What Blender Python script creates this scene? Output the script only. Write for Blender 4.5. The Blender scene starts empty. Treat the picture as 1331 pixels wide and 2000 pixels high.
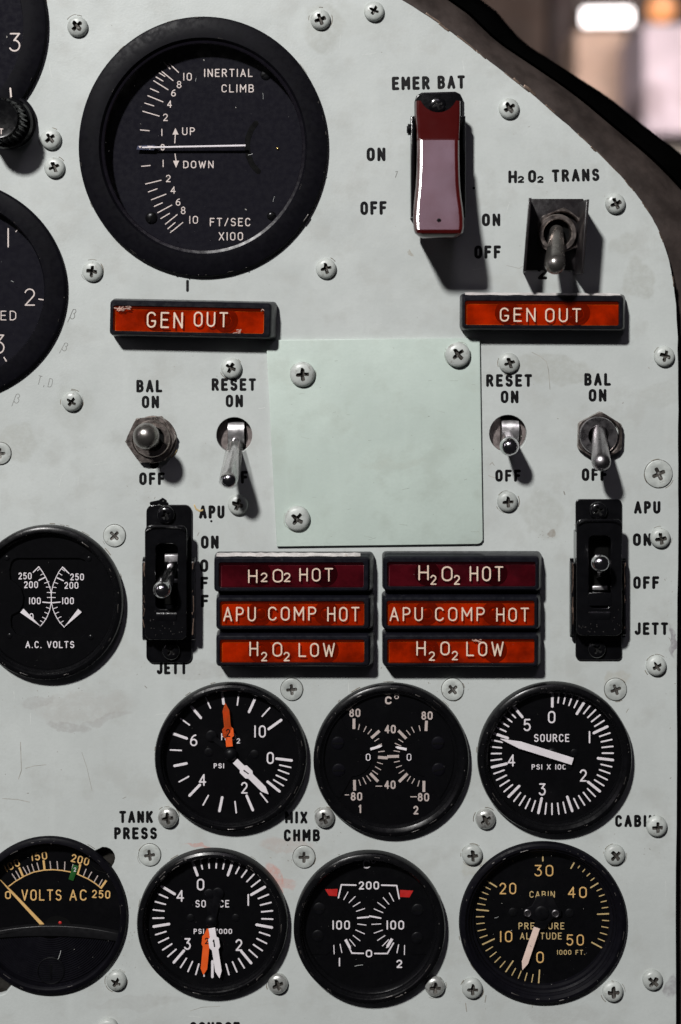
import bpy, bmesh, math, random
from mathutils import Vector, Matrix
random.seed(7)
R = math.radians
S = 0.000176            # metres for one unit of the panel grid (0.176 mm)
X0, Y0, D = 690.0, 600.0, 2800.0     # foot of the camera axis on the panel, and its distance
sc = bpy.context.scene
COL = sc.collection

# ------------------------------------------------------------------ camera, world, lamps
cam = bpy.data.cameras.new("camera"); co = bpy.data.objects.new("camera", cam); COL.objects.link(co)
co.location = ((X0-665.5)*S, -D*S, (1000-Y0)*S); co.rotation_euler = (R(90), 0, 0)
cam.sensor_fit = 'HORIZONTAL'; cam.sensor_width = 24; cam.lens = 24*D/1331
cam.shift_x = (665.5-X0)/1331; cam.shift_y = -(1000-Y0)/1331
cam.clip_start = 0.01; cam.clip_end = 60
cam.dof.use_dof = True; cam.dof.focus_distance = D*S; cam.dof.aperture_fstop = 6.3
sc.camera = co
w = bpy.data.worlds.new("World"); sc.world = w; w.use_nodes = True
w.node_tree.nodes["Background"].inputs[0].default_value = (0.9, 0.88, 1.0, 1)
w.node_tree.nodes["Background"].inputs[1].default_value = 0.010
sc.view_settings.view_transform = 'Standard'; sc.view_settings.look = 'None'
sc.view_settings.exposure = 0.0; sc.view_settings.gamma = 1.0

def area(name, loc, target, sx, sy, power, col, shape='RECTANGLE'):
    l = bpy.data.lights.new(name, 'AREA'); l.shape = shape; l.size = sx; l.size_y = sy
    l.energy = power; l.color = col
    o = bpy.data.objects.new(name, l); COL.objects.link(o); o.location = loc
    o.rotation_euler = (Vector(target)-Vector(loc)).to_track_quat('-Z', 'Y').to_euler()
    return o
area("key_lamp", (-0.70, -1.60, 1.33), (0, 0, 0), .17, .17, 63, (1.0, .985, .965), 'DISK')
area("guard_reflection_fill", (0.127, -1.48, 1.27), (0.034, 0, .118), .36, .30, 1.05, (.92, .80, 1.0))  # added soft light, placed so the red guard reflects it
area("side_highlight_fill", (-1.1, -0.55, 0.45), (0, 0, .05), .05, .5, .45, (1.0, .9, 1.0))  # added slim light for the highlight on the guard's left side
area("hall_fill_light", (.55, .95, .75), (.45, 1.7, .15), .4, .3, 12, (1.0, .86, .78))  # added out-of-frame light that brightens the hall backdrop
sc.cycles.max_bounces = 10; sc.cycles.transparent_max_bounces = 16
sc.cycles.caustics_reflective = False; sc.cycles.caustics_refractive = False
sc.cycles.sample_clamp_indirect = 4.0

# ------------------------------------------------------------------ materials
class N:
    def __init__(s, name):
        s.m = bpy.data.materials.new(name); s.m.use_nodes = True; s.t = s.m.node_tree
        s.b = s.t.nodes["Principled BSDF"]; s.out = s.t.nodes["Material Output"]
    def n(s, ty, **kw):
        x = s.t.nodes.new(ty)
        for k, v in kw.items(): setattr(x, k, v)
        return x
    def l(s, a, b): s.t.links.new(a, b)
    def coords(s):
        tc = s.n('ShaderNodeTexCoord'); oi = s.n('ShaderNodeObjectInfo')
        ad = s.n('ShaderNodeVectorMath', operation='ADD'); s.l(tc.outputs['Object'], ad.inputs[0])
        cb = s.n('ShaderNodeCombineXYZ'); s.l(oi.outputs['Random'], cb.inputs[0]); s.l(oi.outputs['Random'], cb.inputs[2])
        s.l(cb.outputs[0], ad.inputs[1]); return ad.outputs[0]
    def noise(s, vec, scale, detail=4, rough=.55):
        x = s.n('ShaderNodeTexNoise'); x.inputs['Scale'].default_value = scale
        x.inputs['Detail'].default_value = detail; x.inputs['Roughness'].default_value = rough
        s.l(vec, x.inputs['Vector']); return x.outputs['Fac']
    def mr(s, v, a, b, c, d):
        x = s.n('ShaderNodeMapRange'); x.interpolation_type = 'SMOOTHSTEP'
        for i, q in enumerate((a, b, c, d)): x.inputs[i+1].default_value = q
        s.l(v, x.inputs[0]); return x.outputs[0]
    def mix(s, f, a, b, blend='MIX'):
        x = s.n('ShaderNodeMix', data_type='RGBA', blend_type=blend)
        for sock, v in ((x.inputs[0], f), (x.inputs[6], a), (x.inputs[7], b)):
            if hasattr(v, 'links'): s.l(v, sock)
            else: sock.default_value = v if isinstance(v, float) else (*v, 1)
        return x.outputs[2]
    def math(s, op, a, b):
        x = s.n('ShaderNodeMath', operation=op)
        for i, v in enumerate((a, b)):
            if hasattr(v, 'links'): s.l(v, x.inputs[i])
            else: x.inputs[i].default_value = v
        return x.outputs[0]

def mat(name, col, rough=.5, metal=0., var=.12, bump=.15, coat=0., spec=.5, wear=None, wearcol=(.2, .19, .17), wearth=(.66, .70), scale=260, wscale=450, bscale=2200, ovar=0):
    k = N(name); v = k.coords()
    n1 = k.noise(v, scale, 5, .6)
    c0 = tuple(c*(1-var) for c in col); c1 = tuple(min(1, c*(1+var)) for c in col)
    c = k.mix(k.mr(n1, .3, .7, 0, 1), c0, c1)
    rr = k.mr(k.noise(v, scale*2.1, 4), .3, .7, rough*.82, min(1, rough*1.2))
    if wear:
        f = k.mr(k.noise(v, wscale, 6, .7), wearth[0], wearth[1], 0, wear)
        c = k.mix(f, c, wearcol)
    if ovar:
        oi = k.n('ShaderNodeObjectInfo'); c = k.mix(k.mr(oi.outputs['Random'], 0, 1, 0, ovar), c, tuple(q*.5 for q in col))
    k.l(c, k.b.inputs['Base Color']); k.l(rr, k.b.inputs['Roughness'])
    k.b.inputs['Metallic'].default_value = metal; k.b.inputs['Coat Weight'].default_value = coat
    k.b.inputs['Coat Roughness'].default_value = .12
    k.b.inputs['Specular IOR Level'].default_value = spec
    if bump:
        bp = k.n('ShaderNodeBump'); bp.inputs['Strength'].default_value = bump; bp.inputs['Distance'].default_value = .0001
        k.l(k.noise(v, bscale, 3), bp.inputs['Height']); k.l(bp.outputs[0], k.b.inputs['Normal'])
    return k.m

def glass_mat(name, tint=(1, 1, 1), rough=.03, refl=1.0, dust=.22, haze=None):
    k = N(name); v = k.coords()
    tr = k.n('ShaderNodeBsdfTransparent'); tr.inputs[0].default_value = (*tint, 1)
    gl = k.n('ShaderNodeBsdfGlossy'); gl.inputs[0].default_value = (refl, refl, refl, 1)
    k.l(k.mr(k.noise(v, 500, 5), .4, .8, rough, rough+.12), gl.inputs['Roughness'])
    fr = k.n('ShaderNodeFresnel'); fr.inputs[0].default_value = 1.45
    geo = k.n('ShaderNodeNewGeometry'); inv = k.math('SUBTRACT', 1.0, geo.outputs['Backfacing'])
    ms = k.n('ShaderNodeMixShader'); k.l(k.math('MULTIPLY', fr.outputs[0], inv), ms.inputs[0])
    k.l(tr.outputs[0], ms.inputs[1]); k.l(gl.outputs[0], ms.inputs[2])
    if haze:
        hz = k.n('ShaderNodeBsdfDiffuse'); hz.inputs[0].default_value = (*haze[1], 1); m3 = k.n('ShaderNodeMixShader'); m3.inputs[0].default_value = haze[0]
        k.l(ms.outputs[0], m3.inputs[1]); k.l(hz.outputs[0], m3.inputs[2]); ms = m3
    df = k.n('ShaderNodeBsdfDiffuse'); df.inputs[0].default_value = (.6, .58, .56, 1); m2 = k.n('ShaderNodeMixShader')
    d1 = k.mr(k.noise(v, 1700, 2, .5), .765, .81, 0, dust); d2 = k.mr(k.noise(v, 60, 5, .65), .52, .78, .0003, .004)
    k.l(k.math('ADD', d1, d2), m2.inputs[0]); k.l(ms.outputs[0], m2.inputs[1]); k.l(df.outputs[0], m2.inputs[2]); k.l(m2.outputs[0], k.out.inputs[0])
    return k.m

def emit_mat(name, col, st):
    k = N(name); v = k.coords()
    c = k.mix(k.noise(v, 3, 2), tuple(q*.93 for q in col), col)
    k.l(c, k.b.inputs['Emission Color']); k.b.inputs['Emission Strength'].default_value = st
    k.b.inputs['Base Color'].default_value = (.05, .05, .05, 1)
    return k.m

PANEL_COL = (.474, .502, .490)
def panel_mat(name, base, stains, specks=True, glossy=.42):
    """old brush painted sheet: mottling, wipe marks, grime spots; stains = (px,py,rx,ry,rot,(colour),strength)"""
    k = N(name); tc = k.n('ShaderNodeTexCoord'); v = tc.outputs['Object']
    c = k.mix(k.mr(k.noise(v, 22, 6, .6), .3, .7, 0, 1), tuple(q*.93 for q in base), tuple(q*1.05 for q in base))
    c = k.mix(k.mr(k.noise(v, 70, 6, .65), .48, .68, 0, .55), c, (base[0]*.84, base[1]*.82, base[2]*.80))
    c = k.mix(k.mr(k.noise(v, 900, 4, .7), .35, .75, 0, .25), c, tuple(q*.86 for q in base))
    mp = k.n('ShaderNodeMapping'); mp.inputs['Scale'].default_value = (1, .13, 1); mp.inputs['Rotation'].default_value = (0, 0, R(8))
    k.l(v, mp.inputs[0])
    c = k.mix(k.mr(k.noise(mp.outputs[0], 160, 5, .6), .52, .8, 0, .30), c, tuple(q*1.12 for q in base))
    dn = k.n('ShaderNodeTexNoise'); dn.inputs['Scale'].default_value = 140; dn.inputs['Detail'].default_value = 5; k.l(v, dn.inputs['Vector'])
    sb = k.n('ShaderNodeVectorMath', operation='SUBTRACT'); k.l(dn.outputs['Color'], sb.inputs[0]); sb.inputs[1].default_value = (.5, .5, .5)
    scl = k.n('ShaderNodeVectorMath', operation='SCALE'); k.l(sb.outputs[0], scl.inputs[0]); scl.inputs['Scale'].default_value = .0085
    wv = k.n('ShaderNodeVectorMath', operation='ADD'); k.l(v, wv.inputs[0]); k.l(scl.outputs[0], wv.inputs[1])
    for (px, py, rx, ry, rot, colr, st) in stains:
        m = k.n('ShaderNodeMapping', vector_type='TEXTURE')
        m.inputs['Location'].default_value = ((px-665.5)*S, (1000-py)*S, 0); m.inputs['Rotation'].default_value = (0, 0, R(rot))
        m.inputs['Scale'].default_value = (rx*S, ry*S, 1); k.l(wv.outputs[0], m.inputs[0])
        ln = k.n('ShaderNodeVectorMath', operation='LENGTH'); k.l(m.outputs[0], ln.inputs[0])
        f = k.math('MULTIPLY', k.mr(ln.outputs['Value'], 1.0, .72, 0, st), k.mr(k.noise(v, 420, 5, .7), .3, .62, .35, 1))
        c = k.mix(f, c, colr)
    if specks:
        f = k.mr(k.noise(v, 1500, 2, .5), .765, .79, 0, .75)
        f = k.math('MULTIPLY', f, k.mr(k.noise(v, 60, 3), .45, .6, 0, 1))
        c = k.mix(f, c, (.13, .11, .08))
    k.l(c, k.b.inputs['Base Color'])
    k.l(k.mr(k.noise(v, 55, 6, .65), .3, .75, glossy*.8, glossy*1.5), k.b.inputs['Roughness'])
    b1 = k.n('ShaderNodeBump'); b1.inputs['Strength'].default_value = .55; b1.inputs['Distance'].default_value = .00006
    k.l(k.noise(v, 1300, 3), b1.inputs['Height'])
    b2 = k.n('ShaderNodeBump'); b2.inputs['Strength'].default_value = .5; b2.inputs['Distance'].default_value = .0005
    k.l(k.noise(v, 45, 3), b2.inputs['Height']); k.l(b1.outputs[0], b2.inputs['Normal'])
    k.l(b2.outputs[0], k.b.inputs['Normal'])
    return k.m

GREY = (.33, .33, .315); WET = (.385, .40, .375); BROWN = (.16, .10, .06); RED = (.55, .20, .15)
MP = panel_mat('aged_grey_green_paint', PANEL_COL, [
    (165, 1380, 112, 34, 4, (.39, .39, .37), .50), (130, 1418, 50, 12, -14, (.31, .30, .29), .5), (205, 1406, 60, 9, 14, (.33, .32, .31), .45), (75, 1372, 36, 10, 10, (.33, .32, .31), .35),
    (142, 800, 48, 52, 0, (.40, .42, .40), .6), (30, 860, 45, 40, 0, WET, .7), (1085, 722, 95, 34, -8, WET, .75),
    (630, 55, 46, 52, 0, WET, .7), (1250, 545, 34, 42, 20, WET, .7), (1222, 480, 40, 24, 10, WET, .5),
    (1080, 1040, 12, 9, 30, BROWN, .9), (538, 1712, 20, 26, 40, RED, .55), (550, 1742, 5, 20, 10, RED, .6), (385, 1652, 30, 5, 0, RED, .5),
    (566, 1722, 18, 14, 0, RED, .3), (1062, 1010, 45, 60, 20, WET, .55), (690, 40, 50, 40, 0, WET, .25), (1290, 770, 40, 30, 0, WET, .4),
    (1205, 1330, 30, 24, 0, (.36, .34, .28), .4), (390, 1310, 60, 22, 0, GREY, .35), (930, 1695, 34, 22, 0, (.38, .37, .31), .4),
    (1312, 1925, 14, 30, 0, (.20, .18, .20), .6), (1316, 1250, 9, 34, 0, (.20, .18, .20), .8), (560, 1650, 60, 20, -10, (.42, .36, .33), .5),
    (805, 492, 7, 8, 0, (.25, .20, .13), .6), (270, 1960, 110, 14, 4, GREY, .25), (1095, 1980, 90, 22, 0, GREY, .25)])
MPLATE = panel_mat('fresh_pale_green_paint', (.470, .545, .500), [(730, 742, 6, 5, 0, (.30, .33, .29), .6), (700, 1040, 80, 10, 0, (.43, .48, .43), .5)], specks=False, glossy=.36)
M_SCR = mat('screw_paint', (.43, .455, .435), .38, 0, .14, .35, wear=.8, wearcol=(.20, .19, .17), wearth=(.56, .70), wscale=420, ovar=.35)
M_SCRM = mat('worn_screw_metal', (.46, .47, .45), .30, .55, .2, .3, wear=.8, wearcol=(.14, .13, .12), wearth=(.52, .68), wscale=420)
M_REC = mat('grimy_recess', (.085, .078, .070), .42, .5, .4, .6, wear=.9, wearcol=(.42, .42, .40), wearth=(.56, .66), wscale=700)
M_RECB = mat('blackened_recess', (.03, .03, .03), .25, .6, .3, .6, wear=.8, wearcol=(.35, .34, .33), wearth=(.6, .68), wscale=900)
M_PAN_EDGE = mat('bare_edge_metal', (.12, .085, .065), .45, .6, .3, .4)
M_BEZ = mat('satin_black_bezel', (.0040, .0038, .0056), .45, 0, .15, .08, spec=.06, wear=.5, wearcol=(.10, .095, .09), wearth=(.70, .76), wscale=520)
M_BEZG = mat('gloss_black_bezel', (.0034, .0034, .0040), .27, 0, .15, .12, spec=.20, wear=.7, wearcol=(.12, .115, .11), wearth=(.69, .76), wscale=480)
M_DIAL = mat('matt_black_dial', (.0016, .0016, .0021), .70, 0, .15, .1, spec=.05)
M_DIALB = mat('blue_black_dial', (.0066, .0062, .0100), .72, 0, .04, .03, spec=.08)
M_DARK = mat('dark_hub', (.0028, .0028, .0036), .45, 0, .2, .1, spec=.14)
M_WHITE = mat('white_dial_ink', (.70, .66, .68), .55, 0, .05, .1)
M_CREAM = mat('cream_dial_ink', (.62, .54, .50), .55, 0, .07, .1)
M_BEIGE = mat('faded_beige_ink', (.46, .39, .36), .55, 0, .08, .1)
M_YEL = mat('aged_yellow_ink', (.64, .40, .15), .55, 0, .08, .1)
M_YELO = mat('pale_yellow_ink', (.50, .37, .17), .55, 0, .10, .1)
M_PEACH = mat('peach_pointer_paint', (.72, .55, .47), .5, 0, .06, .1)
M_ORG = mat('orange_pointer_paint', (.72, .095, .010), .5, 0, .06, .1)
M_REDI = mat('red_limit_ink', (.42, .012, .010), .5, 0, .1, .1)
M_GRN = mat('green_marker_paint', (.010, .075, .012), .5, 0, .1, .1)
M_INK = mat('black_panel_ink', (.0045, .0045, .005), .45, 0, .2, .1, spec=.22)
M_PENCIL = mat('pencil_mark', (.20, .205, .195), .6, 0, .2, .1)
M_SCRATCH = mat('scratch_tone', (.30, .29, .26), .6, 0, .3, .1)
M_GLASS = glass_mat('instrument_glass', (.985, .985, .99), .02)
M_EARW = mat('bronzed_wear', (.16, .11, .085), .4, .5, .5, .3)
M_WORN_GLINT = mat('rubbed_edge_glint', (.075, .068, .064), .4, .3, .6, .3)
M_HOUS = mat('black_lamp_housing', (.0055, .0055, .0085), .33, spec=.32, metal=0, var=.2, bump=.2, wear=.3, wearcol=(.07, .07, .08), wearth=(.62, .72)) if True else mat('x', (.012, .012, .016), .36, 0, .2, .35, wear=.35, wearcol=(.09, .09, .10), wearth=(.66, .74))
M_AMB = glass_mat('amber_lens', (.60, .135, .014), .08, .8, haze=(.07, (.80, .045, .002)))
M_RUBY = glass_mat('ruby_lens', (.24, .06, .09), .08, .8, haze=(.04, (.20, .01, .03)))
M_BACK = mat('lamp_reflector', (.60, .48, .40), .6, .0, .6, .3, scale=90)
M_BULB = mat('lamp_socket', (.22, .12, .08), .35, .3, .3, .3)
M_LETL = mat('lens_lettering', (.66, .52, .41), .55, 0, .07, .1)
M_TAPE = mat('frosted_tape', (.50, .47, .46), .35, 0, .25, .6, wear=.6, wearcol=(.30, .22, .18), wearth=(.55, .68), wscale=600)
M_CHIP = mat('chipped_lens_edge', (.40, .25, .20), .4, 0, .4, .8)
M_ROCK = mat('rocker_steel', (.72, .70, .71), .38, .9, .1, .1)
M_CHR = mat('chrome', (.66, .65, .66), .14, 1, .08, .1)
M_NICK = mat('satin_nickel', (.42, .40, .41), .30, 1, .10, .2)
M_TARN = mat('tarnished_nickel', (.40, .345, .32), .33, 1, .15, .3, wear=.6, wearcol=(.16, .10, .08), wearth=(.52, .7))
M_OLIVE = mat('dull_toggle_nickel', (.25, .235, .22), .30, .9, .12, .2)
M_PINK = mat('pinkish_plate_metal', (.34, .29, .28), .42, .85, .14, .4, wear=.5, wearcol=(.2, .14, .12))
M_BLKP = mat('gloss_black_guard_paint', (.0035, .0035, .0042), .17, 0, .2, .3, coat=.35, spec=.4, wear=.55, wearcol=(.12, .11, .10), wearth=(.70, .75), wscale=700)
M_GUNM = mat('brown_black_guard_box', (.011, .009, .010), .34, 0, .25, .3, wear=.5, wearcol=(.14, .09, .07), wearth=(.66, .73))
M_REDG = mat('oxblood_plastic', (.048, .0036, .0035), .15, 0, .08, .05, coat=.0, spec=.72, scale=60)
M_SLOT = mat('slot_dark', (.0025, .0025, .0025), .7, 0, .1, .1, spec=.08)
M_BRASS = mat('brass', (.60, .40, .15), .3, 1, .1, .2)
M_COWL = mat('brown_black_cowl', (.040, .031, .028), .45, 0, .35, .8, spec=.3, scale=90, bscale=500)
M_COWLK = mat('black_cowl_rubber', (.0012, .0012, .0012), .8, 0, .3, .3, spec=.0, scale=60)
M_LOBE = mat('dark_cutout_metal', (.02, .018, .015), .5, .3, .3, .4)

# sleeve: cloudy clear plastic
_k = N('clear_plastic_sleeve')
_tr = _k.n('ShaderNodeBsdfTransparent'); _tr.inputs[0].default_value = (.9, .9, .9, 1)
_pl = _k.n('ShaderNodeBsdfPrincipled'); _pl.inputs['Base Color'].default_value = (.5, .5, .48, 1); _pl.inputs['Roughness'].default_value = .2
_ms = _k.n('ShaderNodeMixShader'); _k.l(_k.mr(_k.noise(_k.coords(), 300, 3), .3, .7, .12, .30), _ms.inputs[0])
_k.l(_tr.outputs[0], _ms.inputs[1]); _k.l(_pl.outputs[0], _ms.inputs[2]); _k.l(_ms.outputs[0], _k.out.inputs[0])
M_SLV = _k.m

# ------------------------------------------------------------------ mesh helpers (units: panel grid, x right, y up, z out)
def U(px, py, h):
    """panel-plane position under a point at height h that is seen at (px, py)"""
    f = (D-h)/D
    return X0+(px-X0)*f, Y0+(py-Y0)*f

def arc(cx, cy, rx, ry, a0, a1, n=9):
    return [(cx+rx*math.cos(R(a0+(a1-a0)*i/n)), cy+ry*math.sin(R(a0+(a1-a0)*i/n))) for i in range(n+1)]
def circ(r, n=48, cx=0, cy=0, ry=None):
    return [(cx+r*math.cos(2*math.pi*i/n), cy+(ry or r)*math.sin(2*math.pi*i/n)) for i in range(n)]
def rrect(w, h, r, n=5, cx=0, cy=0):
    o = []
    for sx, sy, a in ((1, 1, 0), (-1, 1, 90), (-1, -1, 180), (1, -1, 270)):
        o += arc(cx+sx*(w/2-r), cy+sy*(h/2-r), r, r, a, a+90, n)
    return o
def inset(pts, d):
    n = len(pts); out = []
    for i in range(n):
        a, b, c = Vector(pts[i-1]), Vector(pts[i]), Vector(pts[(i+1) % n])
        e1, e2 = (b-a), (c-b)
        if e1.length < 1e-6: e1 = e2
        if e2.length < 1e-6: e2 = e1
        n1 = Vector((-e1.y, e1.x)).normalized(); n2 = Vector((-e2.y, e2.x)).normalized()
        m = (n1+n2)
        if m.length < 1e-6: m = n1
        m.normalize(); q = d/max(.5, m.dot(n1))
        out.append((b.x+m.x*q, b.y+m.y*q))
    return out

class M:
    def __init__(s): s.v = []; s.f = []; s.fm = []; s.cur = 0
    def add(s, vs, fs):
        o = len(s.v); s.v += vs
        for f in fs: s.f.append(tuple(i+o for i in f)); s.fm.append(s.cur)
        return s
    def rings(s, rings, cap0=True, cap1=True, closed=True):
        n = len(rings[0]); vs = [p for r in rings for p in r]; fs = []
        for k in range(len(rings)-1):
            for i in range(n if closed else n-1):
                j = (i+1) % n
                fs.append((k*n+i, k*n+j, (k+1)*n+j, (k+1)*n+i))
        if cap0: fs.append(tuple(range(n-1, -1, -1)))
        if cap1: fs.append(tuple((len(rings)-1)*n+i for i in range(n)))
        return s.add(vs, fs)
    def prism(s, pts, z0, z1, bev=0, taper=0, nb=3):
        """outline (ccw) from z0 up to z1 with a rounded top edge; taper insets the top"""
        rs = [[(x, y, z0) for x, y in pts]]
        if bev:
            for i in range(nb+1):
                a = R(90*i/nb); d = bev*(1-math.cos(a)); z = z1-bev+bev*math.sin(a)
                rs.append([(x, y, z) for x, y in inset(pts, d+taper*(z-z0)/(z1-z0))])
        else: rs.append([(x, y, z1) for x, y in (inset(pts, taper) if taper else pts)])
        return s.rings(rs)
    def box(s, x0, x1, y0, y1, z0, z1, bev=0):
        return s.prism([(x0, y0), (x1, y0), (x1, y1), (x0, y1)], z0, z1, bev)
    def lathe(s, prof, n=72, cx=0, cy=0, sy=1.0, cap0=False, cap1=False):
        return s.rings([[(cx+r*math.cos(2*math.pi*i/n), cy+sy*r*math.sin(2*math.pi*i/n), z) for i in range(n)] for r, z in prof], cap0, cap1)
    def disc(s, r, z, n=72, cx=0, cy=0, sy=1.0):
        vs = [(cx+r*math.cos(2*math.pi*i/n), cy+sy*r*math.sin(2*math.pi*i/n), z) for i in range(n)]
        return s.add(vs, [tuple(range(n))])
    def dome(s, r, z0, h, n=28, cx=0, cy=0, k=6, a0=0):
        prof = [(r*math.cos(R(a0+(90-a0)*i/k)) or 0, z0+h*math.sin(R(a0+(90-a0)*i/k))) for i in range(k)]
        return s.lathe(prof, n, cx, cy, cap1=True)
    def stroke(s, pts, w, z=0, h=None, round_=True):
        """one pen stroke, a very low rounded ridge"""
        h = (w*.05 if h is None else h)*random.uniform(.96, 1.04); P = [Vector(p[:2]) for p in pts]
        Q = [P[0]]
        for p in P[1:]:
            if (p-Q[-1]).length > 1e-4: Q.append(p)
        if len(Q) < 2: Q.append(Q[0]+Vector((.01, 0)))
        runs, cur = [], [Q[0]]
        for i in range(1, len(Q)):
            cur.append(Q[i])
            if i < len(Q)-1 and (Q[i]-Q[i-1]).angle(Q[i+1]-Q[i]) > R(42): runs.append(cur); cur = [Q[i]]
        runs.append(cur)
        prof = [(-1, 0), (-.92, .85), (0, 1), (.92, .85), (1, 0)]
        for run in runs:
            T = []
            for i in range(len(run)):
                a = run[max(0, i-1)]; b = run[min(len(run)-1, i+1)]; T.append((b-a).normalized())
            rows = []
            def row(c, t, hw, hz):
                nn = Vector((-t.y, t.x)); rows.append([(c.x-nn.x*u*hw, c.y-nn.y*u*hw, z+q*hz) for u, q in prof])
            hw = w/2
            if round_:
                for a in (78, 52, 26): row(run[0]-T[0]*hw*math.sin(R(a)), T[0], hw*math.cos(R(a)), h*math.cos(R(a)))
            for c, t in zip(run, T): row(c, t, hw, h)
            if round_:
                for a in (26, 52, 78): row(run[-1]+T[-1]*hw*math.sin(R(a)), T[-1], hw*math.cos(R(a)), h*math.cos(R(a)))
            vs = [p for r in rows for p in r]
            fs = [(k*5+i, (k+1)*5+i, (k+1)*5+i+1, k*5+i+1) for k in range(len(rows)-1) for i in range(4)]
            fs = [tuple(reversed(f)) for f in fs]
            m = len(rows)-1
            fs += [(0, 1, 2, 3, 4), tuple(m*5+i for i in (4, 3, 2, 1, 0))]
            s.add(vs, fs)
        return s
    def tube(s, pts, rad, n=16, squash=1.0):
        P = [Vector(p) for p in pts]; rings = []
        ref = Vector((1, 0, .01))
        for i, p in enumerate(P):
            t = (P[min(len(P)-1, i+1)]-P[max(0, i-1)]).normalized()
            a = (ref-t*ref.dot(t)).normalized(); b = t.cross(a)
            rings.append([tuple(p+(a*math.cos(2*math.pi*j/n)+b*math.sin(2*math.pi*j/n)*squash)*rad[i]) for j in range(n)])
        return s.rings(rings)
    def text(s, t, cx, cy, cap, width=None, sw=None, z=0, rot=0, gap=.42):
        """single-stroke engraved lettering, centred on cx, cy"""
        sw = sw or cap*.2
        adv, x = [], 0
        for ch in t:
            g = GL.get(ch, (.4, [])); adv.append((x, g)); x += g[0]+(gap if ch != ' ' else gap*.6)
        tot = x-gap
        inner = (width-sw) if width else tot*(cap-sw)
        kx = inner/max(tot, .05); ky = cap-sw; c, sn = math.cos(R(rot)), math.sin(R(rot))
        for gx, g in adv:
            for st in g[1]:
                pts = []
                for (u, v) in st:
                    X = (gx+u-tot/2)*kx; Y = (v-.5)*ky; pts.append((cx+X*c-Y*sn, cy+X*sn+Y*c))
                s.stroke(pts, sw*random.uniform(.96, 1.05), z)
        return s
    def build(s, name, m, parent=None, smooth=35, loc=None, k=S):
        me = bpy.data.meshes.new(name); me.from_pydata([(x*k, y*k, z*k) for x, y, z in s.v], [], s.f)
        ms = m if isinstance(m, (list, tuple)) else [m]
        for q in ms: me.materials.append(q)
        for p, i in zip(me.polygons, s.fm): p.material_index = i
        me.update()
        if smooth:
            me.polygons.foreach_set('use_smooth', [True]*len(me.polygons)); me.set_sharp_from_angle(angle=R(smooth))
        o = bpy.data.objects.new(name, me); COL.objects.link(o)
        if parent: o.parent = parent
        else: o.rotation_euler = (R(90), 0, 0)
        if loc: o.location = loc
        return o

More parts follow.
